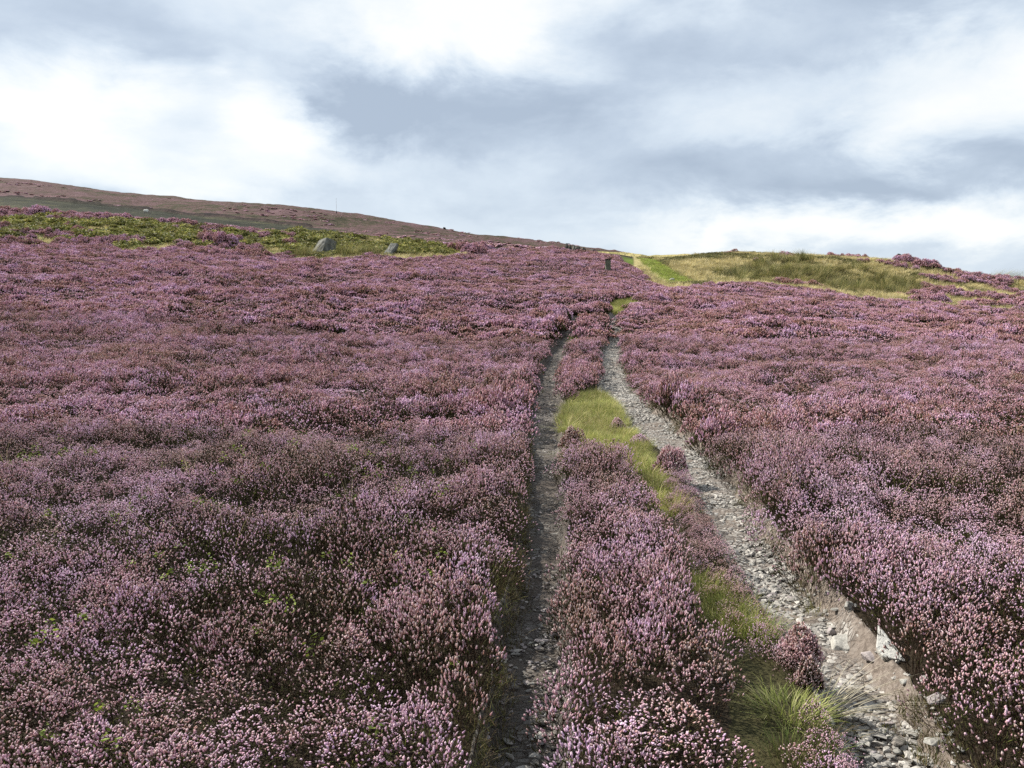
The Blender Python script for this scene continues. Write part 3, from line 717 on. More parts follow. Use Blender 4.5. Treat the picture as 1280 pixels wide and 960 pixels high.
# hill roughness: far clumps of heather
fark = [heather_mesh('heather_clump', 1.0, .55, 60, 40, .10, .30, 1), heather_mesh('heather_clump', .9, .6, 40, 60, .10, .30, 1)]
P = grid_pts(-260, 90, 86, 420, 2.6); P = P[in_view(P, .68)]; u = P[:, 0] / P[:, 1] * FPX + 640
cu, ed = hill_masks(P[:, 0], P[:, 1])
cl = fbm(P[:, 0] / 22, P[:, 1] / 60, 83)
ok = ~(cu & (P[:, 1] > 100)) & (u < 800) & ((P[:, 1] < 100) | (cl > .54) & (rng.uniform(0, 1, len(P)) < .22)) & ~((P[:, 1] < 130) & (u > 700))
P = P[ok]
put('heather', fark, P, rng.uniform(.7, 1.3, len(P)), rng.uniform(.25, .6, len(P)), 'distant clumps of heather roughening the hillside', 'heather')
# sprigs of bilberry poking out of the near heather
sprk = [leaf_clump('bilberry_sprig', .035, .09, 18, .009, [(.12, .17, .02), (.09, .13, .018), (.16, .19, .035)], MBIL) for _ in range(3)]
P = np.column_stack([rng.uniform(-5, 0, 260), rng.uniform(2.2, 9, 260)]); P = P[(vnoise(P[:, 0] * 1.2, P[:, 1] * 1.2, 3) > .45) & in_field(P[:, 0], P[:, 1])]
n = len(P); hum = .30 + 1.15 * fbm(P[:, 0] / HS, P[:, 1] / HS, 13, 2)
o = scatter('bilberry', sprk, P, (.29 * hum - .03), rng.uniform(0, 6.28, n), rng.normal(0, .3, (n, 2)), np.full((n, 3), 1.0) * rng.uniform(.7, 1.3, (n, 1)), rng.integers(0, 3, n),
            'bright green bilberry sprigs poking through the near left heather', 'bilberry')

yb = rng.uniform(2.4, 24, 900); xb = rutdef(ER, yb)[1] + rng.normal(-.015, .045, 900); kb = (vnoise(yb * 2.3, xb, 39) > .42) & ((yb > 4.4) | (yb < 3.6))
P = np.column_stack([xb, yb])[kb]
put('grass', dull, P, rng.uniform(.5, 1.1, len(P)), rng.uniform(.4, .9, len(P)), 'dry roots and thin grass hanging over the crumbled edge of the right rut', 'grass', .5)
yb = rng.uniform(2.4, 16, 800); xb = rutdef(EL, yb)[0] + rng.normal(.0, .03, 800); kb = vnoise(yb * 2.6, xb, 38) > .35
P = np.column_stack([xb, yb])[kb]
put('grass', dull, P, rng.uniform(.5, 1.1, len(P)), rng.uniform(.4, .9, len(P)), 'dry roots and thin grass hanging over the left edge of the left rut', 'grass', .5)
stemk = [blades('grass_tuft', 5, .02, .42, .0022, [(.50, .44, .28), (.38, .33, .16), (.30, .30, .12)], .8, seg=6) for _ in range(4)]
P = np.column_stack([rng.uniform(-5, 6, 170), rng.uniform(4.2, 11, 170)]); P = P[in_field(P[:, 0], P[:, 1]) & in_view(P) & (vnoise(P[:, 0] * .9, P[:, 1] * .9, 6) > .4)]
put('moor_grass', stemk, P, rng.uniform(.7, 1.1, len(P)), rng.uniform(.7, 1.1, len(P)), 'thin bleached grass stems poking up through the near heather', 'grass', .35)

# ------------------------------------------------------------------ gravel
GKP = [random_rock('gravel_stone', 1, rng.uniform(.6, .95), rng.uniform(.28, .5), MST, 100 + i, 14) for i in range(9)]
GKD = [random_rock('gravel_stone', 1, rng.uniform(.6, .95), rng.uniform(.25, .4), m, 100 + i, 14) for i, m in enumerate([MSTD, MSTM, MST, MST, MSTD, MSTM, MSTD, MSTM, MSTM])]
def gravel(E, n, t0, t1, lo, hi, label, ymax, gk=None):
    gk = gk or GKP
    y = 1.5 + (ymax - 1.5) * rng.uniform(0, 1, n) ** 1.25
    a, b = rutdef(E, y)
    t = rng.uniform(t0, t1, n); x = a + (b - a) * t
    cl = vnoise(x * 4, y * 3, 97); k = (cl > .25) | (rng.uniform(0, 1, n) < .35)
    x, y, cl = x[k], y[k], cl[k]; n = len(x)
    s = lo + (hi - lo) * rng.uniform(0, 1, n) ** 1.9
    s *= np.interp(y, [0, 8, 14, 34], [1, 1, 1.15, 1.7])
    return scatter('gravel', gk, np.column_stack([x, y]), s * .08 + .004, rng.uniform(0, 6.28, n), rng.normal(0, .22, (n, 2)), np.column_stack([s, s, s * rng.uniform(.7, 1.2, n)]), rng.integers(0, 9, n), label, 'gravel')
gravel(ER, 27000, .0, .92, .014, .072, 'pale broken gravel lying in the right wheel rut', 34)
gravel(ER, 5200, .6, 1.10, .008, .042, 'sparse small gravel on the brown earth edge of the right rut', 30)
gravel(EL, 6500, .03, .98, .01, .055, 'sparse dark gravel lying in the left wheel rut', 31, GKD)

# ------------------------------------------------------------------ single stones on the track
def place_rock(name, me, px, py, sink, rz=0, tilt=(0, 0), **kw):
    x, y = hit(px, py, -RUTD)
    o = link(name, me, loc=(x, y, float(ground(x, y)) + sink))
    o.rotation_euler = (tilt[0], tilt[1], rz)
    return tag(o, **kw)
slab = [(-.055, -.005, .09), (.055, .0, .17), (.06, .0, .09), (.045, -.005, -.02), (.02, -.004, 0.0), (-.06, -.006, .04)]
slab = [(a * .74, b, c * 1.12) for a, b, c in slab]
slab = slab + [(a * .92, b + .045, c * .92) for a, b, c in slab]
place_rock('stone', rock('stone', slab, MSLAB, .006, 2, .012, 3), 1120, 864, .005, rz=.15, tilt=(-.90, -.42), label='tall white triangular slab of stone leaning at the right edge of the rut', cat='stone')
flat = [(-.10, -.02, .0), (-.05, -.08, .0), (.04, -.07, .0), (.11, .03, .0), (.06, .08, .0), (-.04, .07, .0)]
flat = flat + [(a * .88, b * .88, .045) for a, b, c in flat]
place_rock('stone', rock('stone', flat, MSTP, .008, 2, .012, 5), 1056, 812, -.008, rz=.3, tilt=(.22, .05), label='broad flat pale stone with pointed ends lying above the mauve stone', cat='stone')
place_rock('stone', random_rock('stone', .13, .12, .10, MSTM, 21, 20), 1087, 842, .03, rz=.4, label='rounded mauve-grey stone left of the white slab', cat='stone')
place_rock('stone', random_rock('stone', .075, .06, .11, MSTP, 22, 16), 1060, 794, .03, rz=.7, label='upright pale block standing behind the broad flat stone', cat='stone')
place_rock('stone', random_rock('stone', .08, .07, .08, MSTM, 23, 16), 1039, 795, .025, rz=1.2, label='blunt grey cube-like stone beside the upright pale block', cat='stone')
place_rock('stone', random_rock('stone', .15, .09, .06, MSTD, 24, 16), 1018, 772, .02, rz=-.2, label='long dark grey stone at the left edge of the rut', cat='stone')
place_rock('stone', random_rock('stone', .10, .07, .04, MSTP, 25, 14), 1046, 781, .015, rz=.2, label='small white flake of stone on the brown earth edge', cat='stone')
place_rock('stone', random_rock('stone', .11, .08, .05, MSTP, 26, 14), 1142, 928, .015, rz=-.2, label='pale oval stone in the gravel at the bottom of the photo', cat='stone')
place_rock('stone', random_rock('stone', .11, .08, .06, MSTM, 27, 14), 1168, 920, .02, rz=.5, tilt=(.2, -.3), label='slanting grey slab half buried in the earth near the bottom edge', cat='stone')
place_rock('stone', random_rock('stone', .09, .08, .06, MSTD, 28, 14), 1124, 934, .02, rz=.9, label='dark brown rounded stone beside the pale oval stone', cat='stone')
place_rock('stone', random_rock('stone', .07, .055, .045, MSTP, 29, 14), 1130, 889, .015, rz=.1, label='small bright white pebble below the white slab', cat='stone')
place_rock('stone', random_rock('stone', .065, .06, .06, MSTP, 30, 14), 1154, 893, .02, rz=.6, label='small pale pointed stone right of the bright white pebble', cat='stone')
place_rock('stone', random_rock('stone', .13, .08, .05, MSTP, 31, 14), 1170, 958, .012, rz=.1, label='flat pale stone cut by the bottom edge of the photo', cat='stone')
place_rock('stone', random_rock('stone', .10, .07, .05, MSTM, 32, 14), 1107, 909, .015, rz=.1, label='low grey stone among the gravel below the mauve-grey stone', cat='stone')
place_rock('stone', random_rock('stone', .14, .09, .04, MSTM, 33, 14), 985, 750, .012, rz=.1, label='flat grey stone at the bend of the right rut', cat='stone')
place_rock('stone', random_rock('stone', .17, .10, .035, MSTM, 34, 14), 697, 651, .012, rz=.1, label='pale flat slab in the left rut where the sun reaches it', cat='stone')
place_rock('stone', random_rock('stone', .13, .07, .035, MSTM, 35, 14), 677, 793, .012, rz=.1, label='flat grey slab lying in the shade of the left rut', cat='stone')
place_rock('stone', random_rock('stone', .06, .04, .03, MSTP, 36, 14), 673, 872, .012, rz=.1, label='small white stone on the dark earth of the left rut', cat='stone')
place_rock('stone', random_rock('stone', .08, .08, .06, MSTD, 37, 14), 676, 895, .02, rz=.1, label='dark rounded stone near the bottom of the left rut', cat='stone')
k0 = [random_rock('stone', 1, rng.uniform(.6, .95), rng.uniform(.35, .6), m, 60 + i, 15) for i, m in enumerate([MST, MST, MSTP, MST, MSTM, MSTP, MST])]
for i in range(120):
    y = rng.uniform(2.9, 6.8); a, b = rutdef(ER, y); t = rng.beta(1.5, 1.8) * .75 + .02
    x = float(a + (b - a) * t); s = .035 + .045 * rng.uniform() ** 1.6
    o = link('stone', k0[i % 7], loc=(x, float(y), float(ground(x, y)) + s * .14)); o.scale = (s, s, s)
    o.rotation_euler = (rng.normal(0, .2), rng.normal(0, .2), rng.uniform(0, 6.28))
    tag(o, 'loose fist sized pale stone lying among the gravel of the right rut', 'stone', 'loose stones on the right rut')
for i in range(26):
    y = rng.uniform(2.9, 8); a, b = rutdef(EL, y); t = rng.uniform(.2, .95)
    x = float(a + (b - a) * t); s = .03 + .05 * rng.uniform() ** 2
    o = link('stone', k0[(0, 1, 3, 4)[i % 4]], loc=(x, float(y), float(ground(x, y)) + s * .10)); o.scale = (s * 1.3, s, s * .7)
    o.rotation_euler = (rng.normal(0, .12), rng.normal(0, .12), rng.uniform(0, 6.28))
    tag(o, 'loose flat stone lying on the dark earth of the left rut', 'stone', 'loose stones on the left rut')

# ------------------------------------------------------------------ boulders, post, mast, sheep
def on_land(name, me, x, y, dz=0, rz=0, tilt=(0, 0), **kw):
    o = link(name, me, loc=(x, y, float(base0(x, y)) + dz)); o.rotation_euler = (tilt[0], tilt[1], rz)
    return tag(o, **kw)
def at(px, d): return ((px - 640) / FPX * d, d)
b1 = [(-1.35, -.1, -.3), (-1.2, 0, .1), (.05, -.75, -.3), (.1, -.72, .15), (1.25, .1, -.3), (1.2, .15, .45), (-.45, .45, 1.3), (.45, -.30, 1.5), (1.30, .25, 1.2), (.3, 1.1, 1.25), (-.9, 1.0, .2), (1.0, 1.1, .3)]
x, y = at(406, 66); on_land('boulder', rock('boulder', [(a * .76, b * .76, c * .84) for a, b, c in b1], MBOUL, .03, 4, .14, 4), x, y, -.08, 0, label='large ridged grey boulder sunk among rushes on the green bank', cat='boulder')
b2 = [(-.62, -.35, -.2), (-.1, -.75, -.2), (.12, -.6, -.2), (.55, .15, .85), (.5, .2, .98), (-.10, .38, .98), (-.32, .05, .45), (-.4, .6, -.2), (.3, .6, -.2), (.6, .55, .85), (-.05, .65, .9)]
x, y = at(489, 66); on_land('boulder', rock('boulder', [(a * .88, b * .88, c * .9) for a, b, c in b2], MBOUL, .025, 4, .09, 6), x, y, .15, 0, (0, .12), label='smaller pale tilted slab boulder standing right of the rushes', cat='boulder')
# squat post on the heather ridge
x, y = at(759, 57); root = bpy.data.objects.new('post', None); COL.objects.link(root); root.location = (x, y, float(base0(x, y)))
tag(root, 'squat weathered dark green-grey post standing in the heather on the ridge', 'post')
bm = bmesh.new(); bmesh.ops.create_cube(bm, size=1)
for v in bm.verts: v.co = Vector((v.co.x * .33, v.co.y * .30, (v.co.z + .5) * .98 - .15))
bmesh.ops.subdivide_edges(bm, edges=bm.edges[:], cuts=5, use_grid_fill=True)
for v in bm.verts: v.co.x += .018 * math.sin(v.co.z * 9 + v.co.y * 8); v.co.y += .015 * math.sin(v.co.z * 7 + v.co.x * 11)
bmesh.ops.bevel(bm, geom=[e for e in bm.edges if e.calc_face_angle(0) > 1.2], offset=.02, segments=2, affect='EDGES')
me = bpy.data.meshes.new('shaft'); bm.to_mesh(me); bm.free(); me.materials.append(m_wood('weathered_post', (.06, .07, .05), (.17, .18, .13)))
link('shaft', me, root)
bm = bmesh.new(); bmesh.ops.create_cube(bm, size=1)
for v in bm.verts: v.co = Vector((v.co.x * (.40 if v.co.z < 0 else .34), v.co.y * .36, v.co.z * .08 + .872))
bmesh.ops.bevel(bm, geom=bm.edges[:], offset=.015, segments=2, affect='EDGES')
me = bpy.data.meshes.new('cap'); bm.to_mesh(me); bm.free(); me.materials.append(m_wood('dark_cap', (.02, .02, .016), (.05, .048, .04)))
link('cap', me, root)
# thin mast on the skyline
x, y = at(423.5, 392); root = bpy.data.objects.new('mast', None); COL.objects.link(root); root.location = (x, y, float(base0(x, y)) + .3)
tag(root, 'thin pale mast with a dark footing standing on the left skyline', 'mast')
def cyl(name, r0, r1, h, z0, mat, seg=12):
    bm = bmesh.new(); bmesh.ops.create_cone(bm, cap_ends=True, segments=seg, radius1=r0, radius2=r1, depth=h, matrix=Matrix.Translation((0, 0, z0 + h / 2)))
    me = bpy.data.meshes.new(name); bm.to_mesh(me); bm.free(); me.materials.append(mat); return me
bm = bmesh.new(); bmesh.ops.create_cube(bm, size=1)
for v in bm.verts: v.co = Vector((v.co.x * .34, v.co.y * .3, (v.co.z + .5) * 1.75 - .4))
bmesh.ops.bevel(bm, geom=bm.edges[:], offset=.04, segments=2, affect='EDGES')
me = bpy.data.meshes.new('footing'); bm.to_mesh(me); bm.free(); me.materials.append(m_wood('dark_footing', (.015, .015, .02), (.04, .04, .045)))
link('footing', me, root)
link('pole', cyl('pole', .085, .05, 5.7, 1.3, m_plain('grey_pole', (.72, .74, .76))), root)
# grazing sheep
x, y = at(189, 168)
root = bpy.data.objects.new('sheep', None); COL.objects.link(root); root.location = (x, y, float(base0(x, y)) - .02); root.rotation_euler = (0, 0, .25)
tag(root, 'white sheep grazing on the dark green patch of the hillside', 'sheep')
def skin_mesh(name, verts, edg, rad, mat, sub=2):
    me = bpy.data.meshes.new(name); me.from_pydata(verts, edg, [])
    o = bpy.data.objects.new(name, me); COL.objects.link(o)
    o.modifiers.new('skin', 'SKIN'); 
    if not me.skin_vertices: me.skin_vertices.new()
    for i, r in enumerate(rad): me.skin_vertices[0].data[i].radius = (r, r) if not isinstance(r, tuple) else r
    me.skin_vertices[0].data[0].use_root = True
    o.modifiers.new('sub', 'SUBSURF').levels = sub
    dg = bpy.context.evaluated_depsgraph_get(); ev = bpy.data.meshes.new_from_object(o.evaluated_get(dg))
    bpy.data.objects.remove(o); ev.materials.clear(); ev.materials.append(mat); ev.name = name
    return ev
vs = [(0, 0, .62), (-.28, 0, .66), (-.48, 0, .62), (.28, 0, .66), (.46, 0, .62), (.62, 0, .44), (.72, 0, .24), (.80, 0, .10)]
ed = [(0, 1), (1, 2), (0, 3), (3, 4), (4, 5), (5, 6), (6, 7)]
rd = [.24, .25, .17, .23, .17, .09, .085, .05]
for sx, sy in ((-.34, .12), (-.34, -.12), (.32, .12), (.32, -.12)):
    k = len(vs); kn = -.05 if sx < 0 else .02
    vs += [(sx, sy, .48), (sx + kn, sy, .26), (sx, sy, .02)]; rd += [.09, .05, .04]
    ed += [(1 if sx < 0 else 3, k), (k, k + 1), (k + 1, k + 2)]
link('body', skin_mesh('body', vs, ed, rd, m_plain('sheep_body', (.30, .27, .24), .95, .1)), root)
fl = skin_mesh('fleece', [(0, 0, .66), (-.3, 0, .69), (-.5, 0, .66), (.28, 0, .69), (.44, 0, .64)], [(0, 1), (1, 2), (0, 3), (3, 4)], [.29, .29, .2, .27, .17], m_plain('white_fleece', (.72, .70, .64), .95, .1))
link('fleece', fl, root)
# dark rocks along the far skyline
for px, d, w, h, seed, lab in [(698, 150, 1.6, .7, 71, 'low dark outcrop on the skyline, farthest left of the ridge rocks'), (708, 150, .75, 1.5, 72, 'narrow upright dark stone on the skyline, left of a twin'),
                               (712.5, 150, .65, 1.35, 73, 'narrow upright dark stone on the skyline, right of a twin'), (721, 150, 1.5, 1.0, 74, 'broad dark rock on the skyline just right of the twin stones'),
                               (728, 150, 1.4, .8, 75, 'dark rounded rock on the skyline between the broad rock and the post'), (740, 150, 2.0, .7, 76, 'long low dark rock on the skyline above the post'),
                               (716, 118, .7, .9, 77, 'pale upright stone below the skyline rocks'), (556, 385, 2.2, 1.0, 78, 'small dark lump of rock alone on the long left skyline')]:
    x, y = at(px, d)
    on_land('rock', random_rock('rock', w, w * .8, h * 1.5, MBOULD if seed != 77 else MBOUL, seed, 16), x, y, h * .35, .3 * seed, label=lab, cat='rock')
for px, d, w, h, seed, lab in [(838, 60, .5, .3, 81, 'white stone at the left edge of the green path'), (1119, 80, .55, .5, 82, 'dark knob of rock on top of the right hump, left one'), (1128, 80, .5, .45, 83, 'dark knob of rock on top of the right hump, right one')]:
    x, y = at(px, d)
    on_land('rock', random_rock('rock', w, w * .8, h, MSTP if seed == 81 else MBOULD, seed, 14), x, y, h * .4 + (.0 if seed == 81 else .45), seed, label=lab, cat='rock')

# ------------------------------------------------------------------ single bushes and tufts
def bush_thing(R, H, nf, nl, fr, fL, lod, lumps=6):
    root = bpy.data.objects.new('heather_bush', None); COL.objects.link(root)
    FF, LL = [], []
    for i in range(lumps):
        q = rng.uniform(.42, .68) if i else .72
        F, Fo = heather_parts(R * q, H * (rng.uniform(.5, .95) if i else 1.0), int(nf * q * q * .8), int(nl * q * q), fr, fL, lod, .85)
        ph = 6.283 * i / max(lumps - 1, 1) + rng.uniform(-.5, .5); rr = R * rng.uniform(.4, .72) * (i > 0) * (1 if lumps > 4 else .58)
        off = np.array([rr * math.cos(ph), rr * math.sin(ph), 0])
        FF.append((F[0] + off, F[1], F[2])); LL.append((Fo[0] + off, Fo[1], Fo[2]))
    link('flowers', mesh_np('flowers', *merge(FF), mat=MH), root); link('foliage', mesh_np('foliage', *merge(LL), mat=MH), root)
    return root
far_bushes = [bush_thing(1.0, .75, 1500, 700, .020, .075, 1) for _ in range(4)]
_used = [0]
def far_b(px, d, w, h, lab, grp=None):
    i = _used[0]; _used[0] += 1
    o = far_bushes[i] if i < 4 else copy_tree(far_bushes[i % 4])
    x, y = at(px, d); o.location = (x, y, float(base0(x, y)) + .02); o.scale = (w / 2, w / 2.4, h * .68 / .75); o.rotation_euler = (0, 0, rng.uniform(0, 6.28))
    o.rotation_euler = (0, 0, rng.uniform(-.5, .5) + (math.pi if rng.uniform() < .5 else 0))
    return tag(o, lab, 'bush', grp)
GB = 'heather bushes on the green bank'
far_b(278, 66.5, 2.6, 1.7, 'tallest heather bush low on the green bank, its right one of a close pair', GB)
far_b(262, 70, 2.0, 1.3, 'heather bush low on the green bank, its left one of a close pair', GB)
far_b(102, 69.5, 1.5, .8, 'lone low mauve heather bush in the middle of the green bank', GB)
far_b(161, 67, 1.4, .7, 'small twin-topped heather bush in the bilberry below the sheep', GB)
far_b(70, 66, .9, .6, 'small round heather bush in the bilberry left of the lone one', GB)
far_b(121, 66, .9, .5, 'tiny faded heather bush just below the lone low one', GB)
far_b(301, 71, 1.1, .8, 'small heather bush right of the tallest one on the green bank', GB)
for px, w, h in [(2, 3.4, 1.6), (28, 3.0, 1.3), (55, 3.6, 1.7), (78, 2.4, 1.3), (98, 3, 1.1), (118, 2.6, 1.0), (140, 3.0, 1.2), (163, 3.4, 1.2), (188, 2.4, .8), (222, 2.8, 1.1), (240, 2.2, 1.2), (-30, 3, 1.5), (-60, 3, 1.5)]:
    far_b(px, 80.5 + rng.uniform(-1, .5), w, h, 'mauve heather bush in the row along the crest of the green bank', 'heather bushes along the bank crest')
for px, d, w, h in [(575, 74, 2.2, 1.3), (592, 71, 2.6, 1.5), (603, 77, 2.4, 1.3)]:
    far_b(px, d, w, h, 'dark mauve heather bush where the green bank meets the heather ridge', 'heather bushes at the right end of the bank')
for px, d, w, h in [(222, 60, 2.2, .9), (250, 60, 2.0, .8), (272, 60.5, 2.4, 1.0), (300, 61, 2.4, 1.0), (322, 61, 2.6, 1.1)]:
    far_b(px, d, w, h, 'dense mauve heather bush in the row at the foot of the green bank', 'heather bushes at the bank foot')
for px, d, w, h, lab in [(1158, 54, 2.6, 1.0, 'low mauve heather bush at the right end of the rush bed'), (1222, 53, 2.8, .9, 'long heather bush in front of the pale grass on the far right'), (1272, 54, 3.0, 1.2, 'dark heather bush cut by the right edge of the photo'),
                         (1128, 79, 3.0, 1.3, 'heather bush under the dark rock knobs on the right hump'), (1152, 78, 3.0, 1.2, 'heather bush just right of the rock knobs on the right hump')]:
    far_b(px, d, w, h, lab)
def near_b(px, py, off, R, H, lab, nf=130):
    x, y = hit(px, py, off); o = bush_thing(R, H, int(nf * 5), 420, .0035 if y < 7 else .0052, .017 if y < 7 else .026, 0, 4)
    o.location = (x, y, float(base0(x, y)) - .01); return tag(o, lab, 'bush')
near_b(714, 556, .05, .24, .27, 'small heather bush beside the left rut, at the left of the lime grass', 150)
near_b(799, 552, .05, .17, .15, 'low dark heather tuft at the edge of the stony rut by the lime grass')
near_b(772, 534, .03, .15, .17, 'small reddish heather tuft within the lime grass, nearest the stony rut')
near_b(838, 585, .05, .26, .28, 'bushy heather clump at the right end of the lime grass', 190)
near_b(1000, 815, .05, .16, .20, 'pink heather clump beside the stones behind the green grass tuft', 150)
near_b(1010, 848, .03, .09, .14, 'reddish heather sprig above the green grass tuft', 60)
def tuft_thing(name, me, px, py, lab, cat='grass tuft', off=0.0, sc=1.0, rz=0):
    x, y = hit(px, py, off); o = link(name, me, loc=(x, y, float(ground(x, y)))); o.scale = (sc,) * 3; o.rotation_euler = (0, 0, rz); return tag(o, lab, cat)
tuft_thing('grass_tuft', blades('grass_tuft', 520, .13, .092, .0028, [(.40, .46, .11), (.48, .50, .17), (.30, .37, .08), (.56, .52, .27)], 1.3, seg=5), 990, 890, 'big lime green grass tuft, coloured brighter as if sunlit, between the heather and the stony rut')  # blade colours raised to stand for sunlight on this tuft
tuft_thing('grass_tuft', blades('grass_tuft', 260, .18, .17, .0026, [(.44, .36, .09), (.50, .38, .12), (.36, .33, .08)], .9, seg=4), 735, 574, 'golden yellow grass tuft on the left edge of the lime grass')
tuft_thing('grass_tuft', blades('grass_tuft', 70, .04, .24, .0026, [(.55, .50, .36), (.62, .57, .44), (.45, .40, .28)], 1.1, seg=5, wind=(.9, -.05)), 1035, 868, 'bundle of bleached straw stems lying across the stony rut')
tuft_thing('grass_tuft', blades('grass_tuft', 80, .07, .15, .0022, [(.30, .29, .10), (.40, .36, .16)], .9, seg=4), 1022, 740, 'small thin grass tuft on the right edge of the stony rut')
tuft_thing('grass_tuft', blades('grass_tuft', 120, .09, .16, .0024, [(.20, .26, .06), (.28, .32, .08)], .9, seg=4), 950, 800, 'mid green grass tuft by the reddish heather of the narrow strip')
tuft_thing('grass_tuft', blades('grass_tuft', 120, .10, .14, .0024, [(.28, .33, .07), (.34, .36, .10)], .9, seg=4), 912, 765, 'low lime grass tuft in the channel, next to the mid green one')
tuft_thing('grass_tuft', blades('grass_tuft', 200, .12, .10, .0024, [(.16, .22, .05), (.22, .28, .07), (.30, .32, .1)], .9, seg=4), 1000, 945, 'shaded green grass tuft at the bottom of the channel')
rb = [blades('rush_clump', 320, .7, 1.0, .012, RUSHC, .5, seg=4, wind=(.18, 0)) for _ in range(2)]
for px, d, s, lab in [(384, 63.5, 1.0, 'olive rush clump left of the large ridged boulder'), (408, 63, .55, 'pale thin rush clump in front of the large ridged boulder'), (437, 64.5, 1.05, 'broad olive rush clump just right of the large ridged boulder'), (464, 65, 1.0, 'olive rush clump next to the tilted slab boulder')]:
    x, y = at(px, d); o = link('rush_clump', rb[int(px) % 2], loc=(x, y, float(base0(x, y)))); o.scale = (s * 1.25, s, s); tag(o, lab, 'rushes')
x, y = at(1250, 79); o = link('rush_clump', blades('rush_clump', 380, .9, 1.1, .013, [(.05, .065, .025), (.09, .10, .04), (.30, .27, .14)], .4, seg=4, wind=(.75, 0)), loc=(x, y, float(base0(x, y)))); o.scale = (1.5, 1.2, 1.0)
tag(o, 'dark wind-swept rush clump on the skyline at the far right', 'rushes')

# ------------------------------------------------------------------ sky, sun, camera
SUN_AZ, SUN_EL = math.radians(-58), math.radians(41)
w = bpy.data.worlds.new('World'); S.world = w; w.use_nodes = True
nt = w.node_tree; nt.nodes.clear(); k = NT(nt)
out = k.n('ShaderNodeOutputWorld'); bg = k.n('ShaderNodeBackground'); k.l(bg.outputs[0], out.inputs[0])
sky = k.n('ShaderNodeTexSky'); sky.sky_type = 'NISHITA'; sky.sun_disc = False; sky.sun_elevation = SUN_EL; sky.sun_rotation = SUN_AZ
bg.inputs['Strength'].default_value = 0.078
D = k.n('ShaderNodeTexCoord').outputs['Generated']
sx = k.n('ShaderNodeSeparateXYZ'); k.l(D, sx.inputs[0])
zc = k.math('ADD', k.math('MAXIMUM', sx.outputs[2], 0.0), .38)
cv = k.n('ShaderNodeCombineXYZ'); k.l(k.math('DIVIDE', sx.outputs[0], zc), cv.inputs[0]); k.l(k.math('DIVIDE', sx.outputs[1], zc), cv.inputs[1])
PV = cv.outputs[0]
az0 = k.math('ARCTAN2', sx.outputs[0], sx.outputs[1]); el0 = k.math('ARCSINE', sx.outputs[2])
cc = k.n('ShaderNodeCombineXYZ'); k.l(az0, cc.inputs[0]); k.l(k.math('MULTIPLY', el0, 2.0), cc.inputs[1]); AV = cc.outputs[0]
nA = k.noise(PV, .9, 6, .55, .3); nB = k.noise(AV, 5.5, 8, .56, .2); nW = k.noise(AV, 5.0, 9, .60); nW2 = k.noise(AV, 5.7, 9, .60, .3)
az = k.math('ADD', k.math('ARCTAN2', sx.outputs[0], sx.outputs[1]), k.math('MULTIPLY', k.math('SUBTRACT', nW, .5), .26))
el = k.math('ADD', k.math('ARCSINE', sx.outputs[2]), k.math('MULTIPLY', k.math('SUBTRACT', nW2, .5), .15))
def azel(px, py):
    d = ray(px, py); d = d / np.linalg.norm(d)
    return math.atan2(d[0], d[1]), math.asin(d[2])
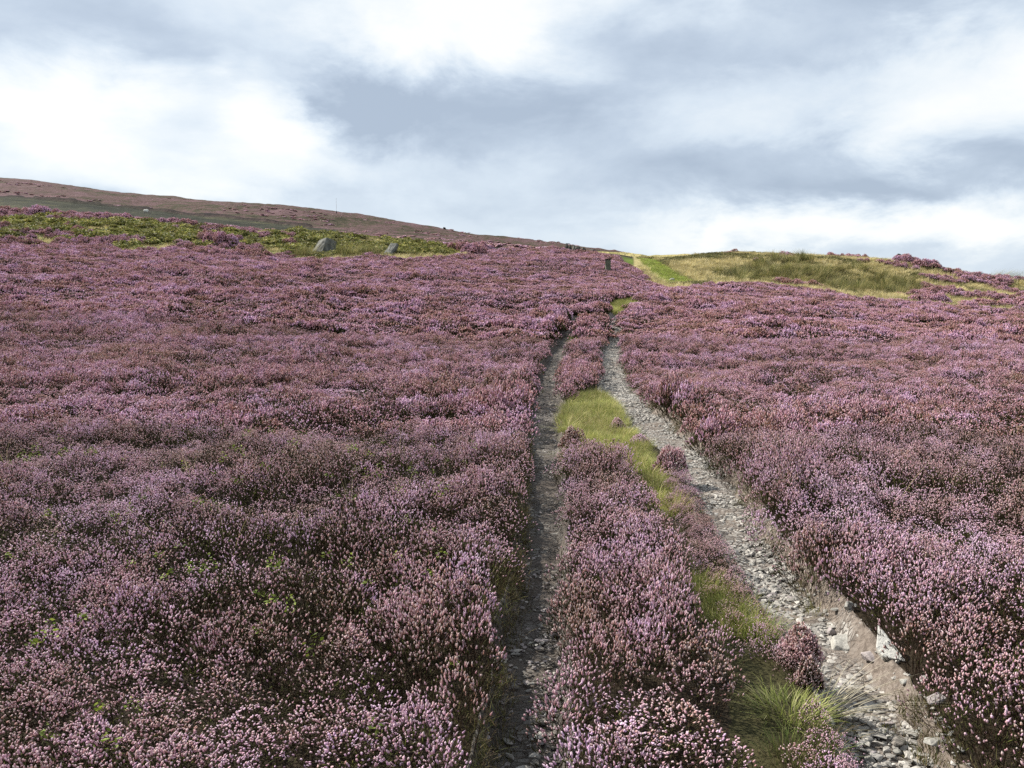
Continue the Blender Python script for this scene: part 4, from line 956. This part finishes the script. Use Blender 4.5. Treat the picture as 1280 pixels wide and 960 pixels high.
# cloud masses: (picture x, y, half width, half height, brightness)
CL = [(190,160,200,58,.24),(345,145,62,52,.46),(110,150,60,50,.15),(440,140,45,60,-.30),(575,25,150,62,.62),(90,110,110,45,.22),(1230,110,130,60,.45),(1100,285,200,28,.45),(900,300,160,22,.25),(250,225,240,25,.22),(1240,270,100,40,.2),
      (590,145,200,46,-.46),(470,105,95,50,-.16),(960,215,210,38,-.42),(1180,235,130,30,-.32),(1000,30,230,42,-.30),(90,30,130,45,-.30),(730,90,160,50,-.18),(560,250,170,28,-.10),(820,150,90,30,.10),(330,60,90,50,-.10)]
acc = None
for px, py, hw, hh, amp in CL:
    a0, e0 = azel(px, py); sa, se = hw / FPX, hh / FPX
    q1 = k.math('POWER', k.math('ABSOLUTE', k.math('DIVIDE', k.math('SUBTRACT', az, a0), sa)), 2.0); q2 = k.math('POWER', k.math('ABSOLUTE', k.math('DIVIDE', k.math('SUBTRACT', el, e0), se)), 2.0)
    g = k.math('MULTIPLY', k.math('EXPONENT', k.math('MULTIPLY', k.math('POWER', k.math('ADD', q1, q2), 1.5), -.8)), amp)
    acc = g if acc is None else k.math('ADD', acc, g)
nC = k.noise(AV, 4.2, 8, .56, .3); bil = k.math('SUBTRACT', k.math('ABSOLUTE', k.math('SUBTRACT', nC, .5)), .09)
nF = k.noise(AV, 14, 6, .6)
f = k.math('ADD', acc, k.math('ADD', .54, k.math('ADD', k.math('MULTIPLY', bil, .9), k.math('MULTIPLY', k.math('SUBTRACT', nF, .5), .10))))
f = k.math('ADD', f, k.math('MULTIPLY', k.math('SUBTRACT', nA, .5), .60))
f = k.math('ADD', f, k.math('MULTIPLY', k.math('SUBTRACT', nB, .5), .74), clamp=True)
SK = 1.0
cloud = k.ramp(f, [(0.0, (3.05, 3.65, 4.5)), (.25, (3.85, 4.5, 5.35)), (.5, (4.95, 5.6, 6.3)), (.75, (6.05, 6.5, 6.85)), (1.0, (7.1, 7.2, 7.2))])
c = k.mix(.94, sky.outputs[0], cloud)
k.l(c, bg.inputs['Color'])

sun = bpy.data.lights.new('sun', 'SUN'); sun.energy = 5.0; sun.angle = math.radians(.5); sun.color = (1.0, .94, .84)
so = bpy.data.objects.new('sun', sun); COL.objects.link(so)
sv = Vector((math.sin(SUN_AZ) * math.cos(SUN_EL), math.cos(SUN_AZ) * math.cos(SUN_EL), math.sin(SUN_EL)))
so.rotation_euler = sv.to_track_quat('Z', 'Y').to_euler()
cam = bpy.data.cameras.new('camera'); co = bpy.data.objects.new('camera', cam); COL.objects.link(co)
cam.sensor_width = 36; cam.lens = FPX / 1280 * 36; cam.clip_start = .05; cam.clip_end = 5000
co.location = (0, 0, EYE); co.rotation_euler = (math.pi / 2 - PITCH, 0, 0)
S.camera = co
S.view_settings.view_transform = 'Standard'; S.view_settings.look = 'None'; S.view_settings.gamma = 1; S.view_settings.exposure = 0.9
S.cycles.max_bounces = 5; S.cycles.diffuse_bounces = 2; S.cycles.transmission_bounces = 2; S.cycles.transparent_max_bounces = 4
S.cycles.use_denoising = False
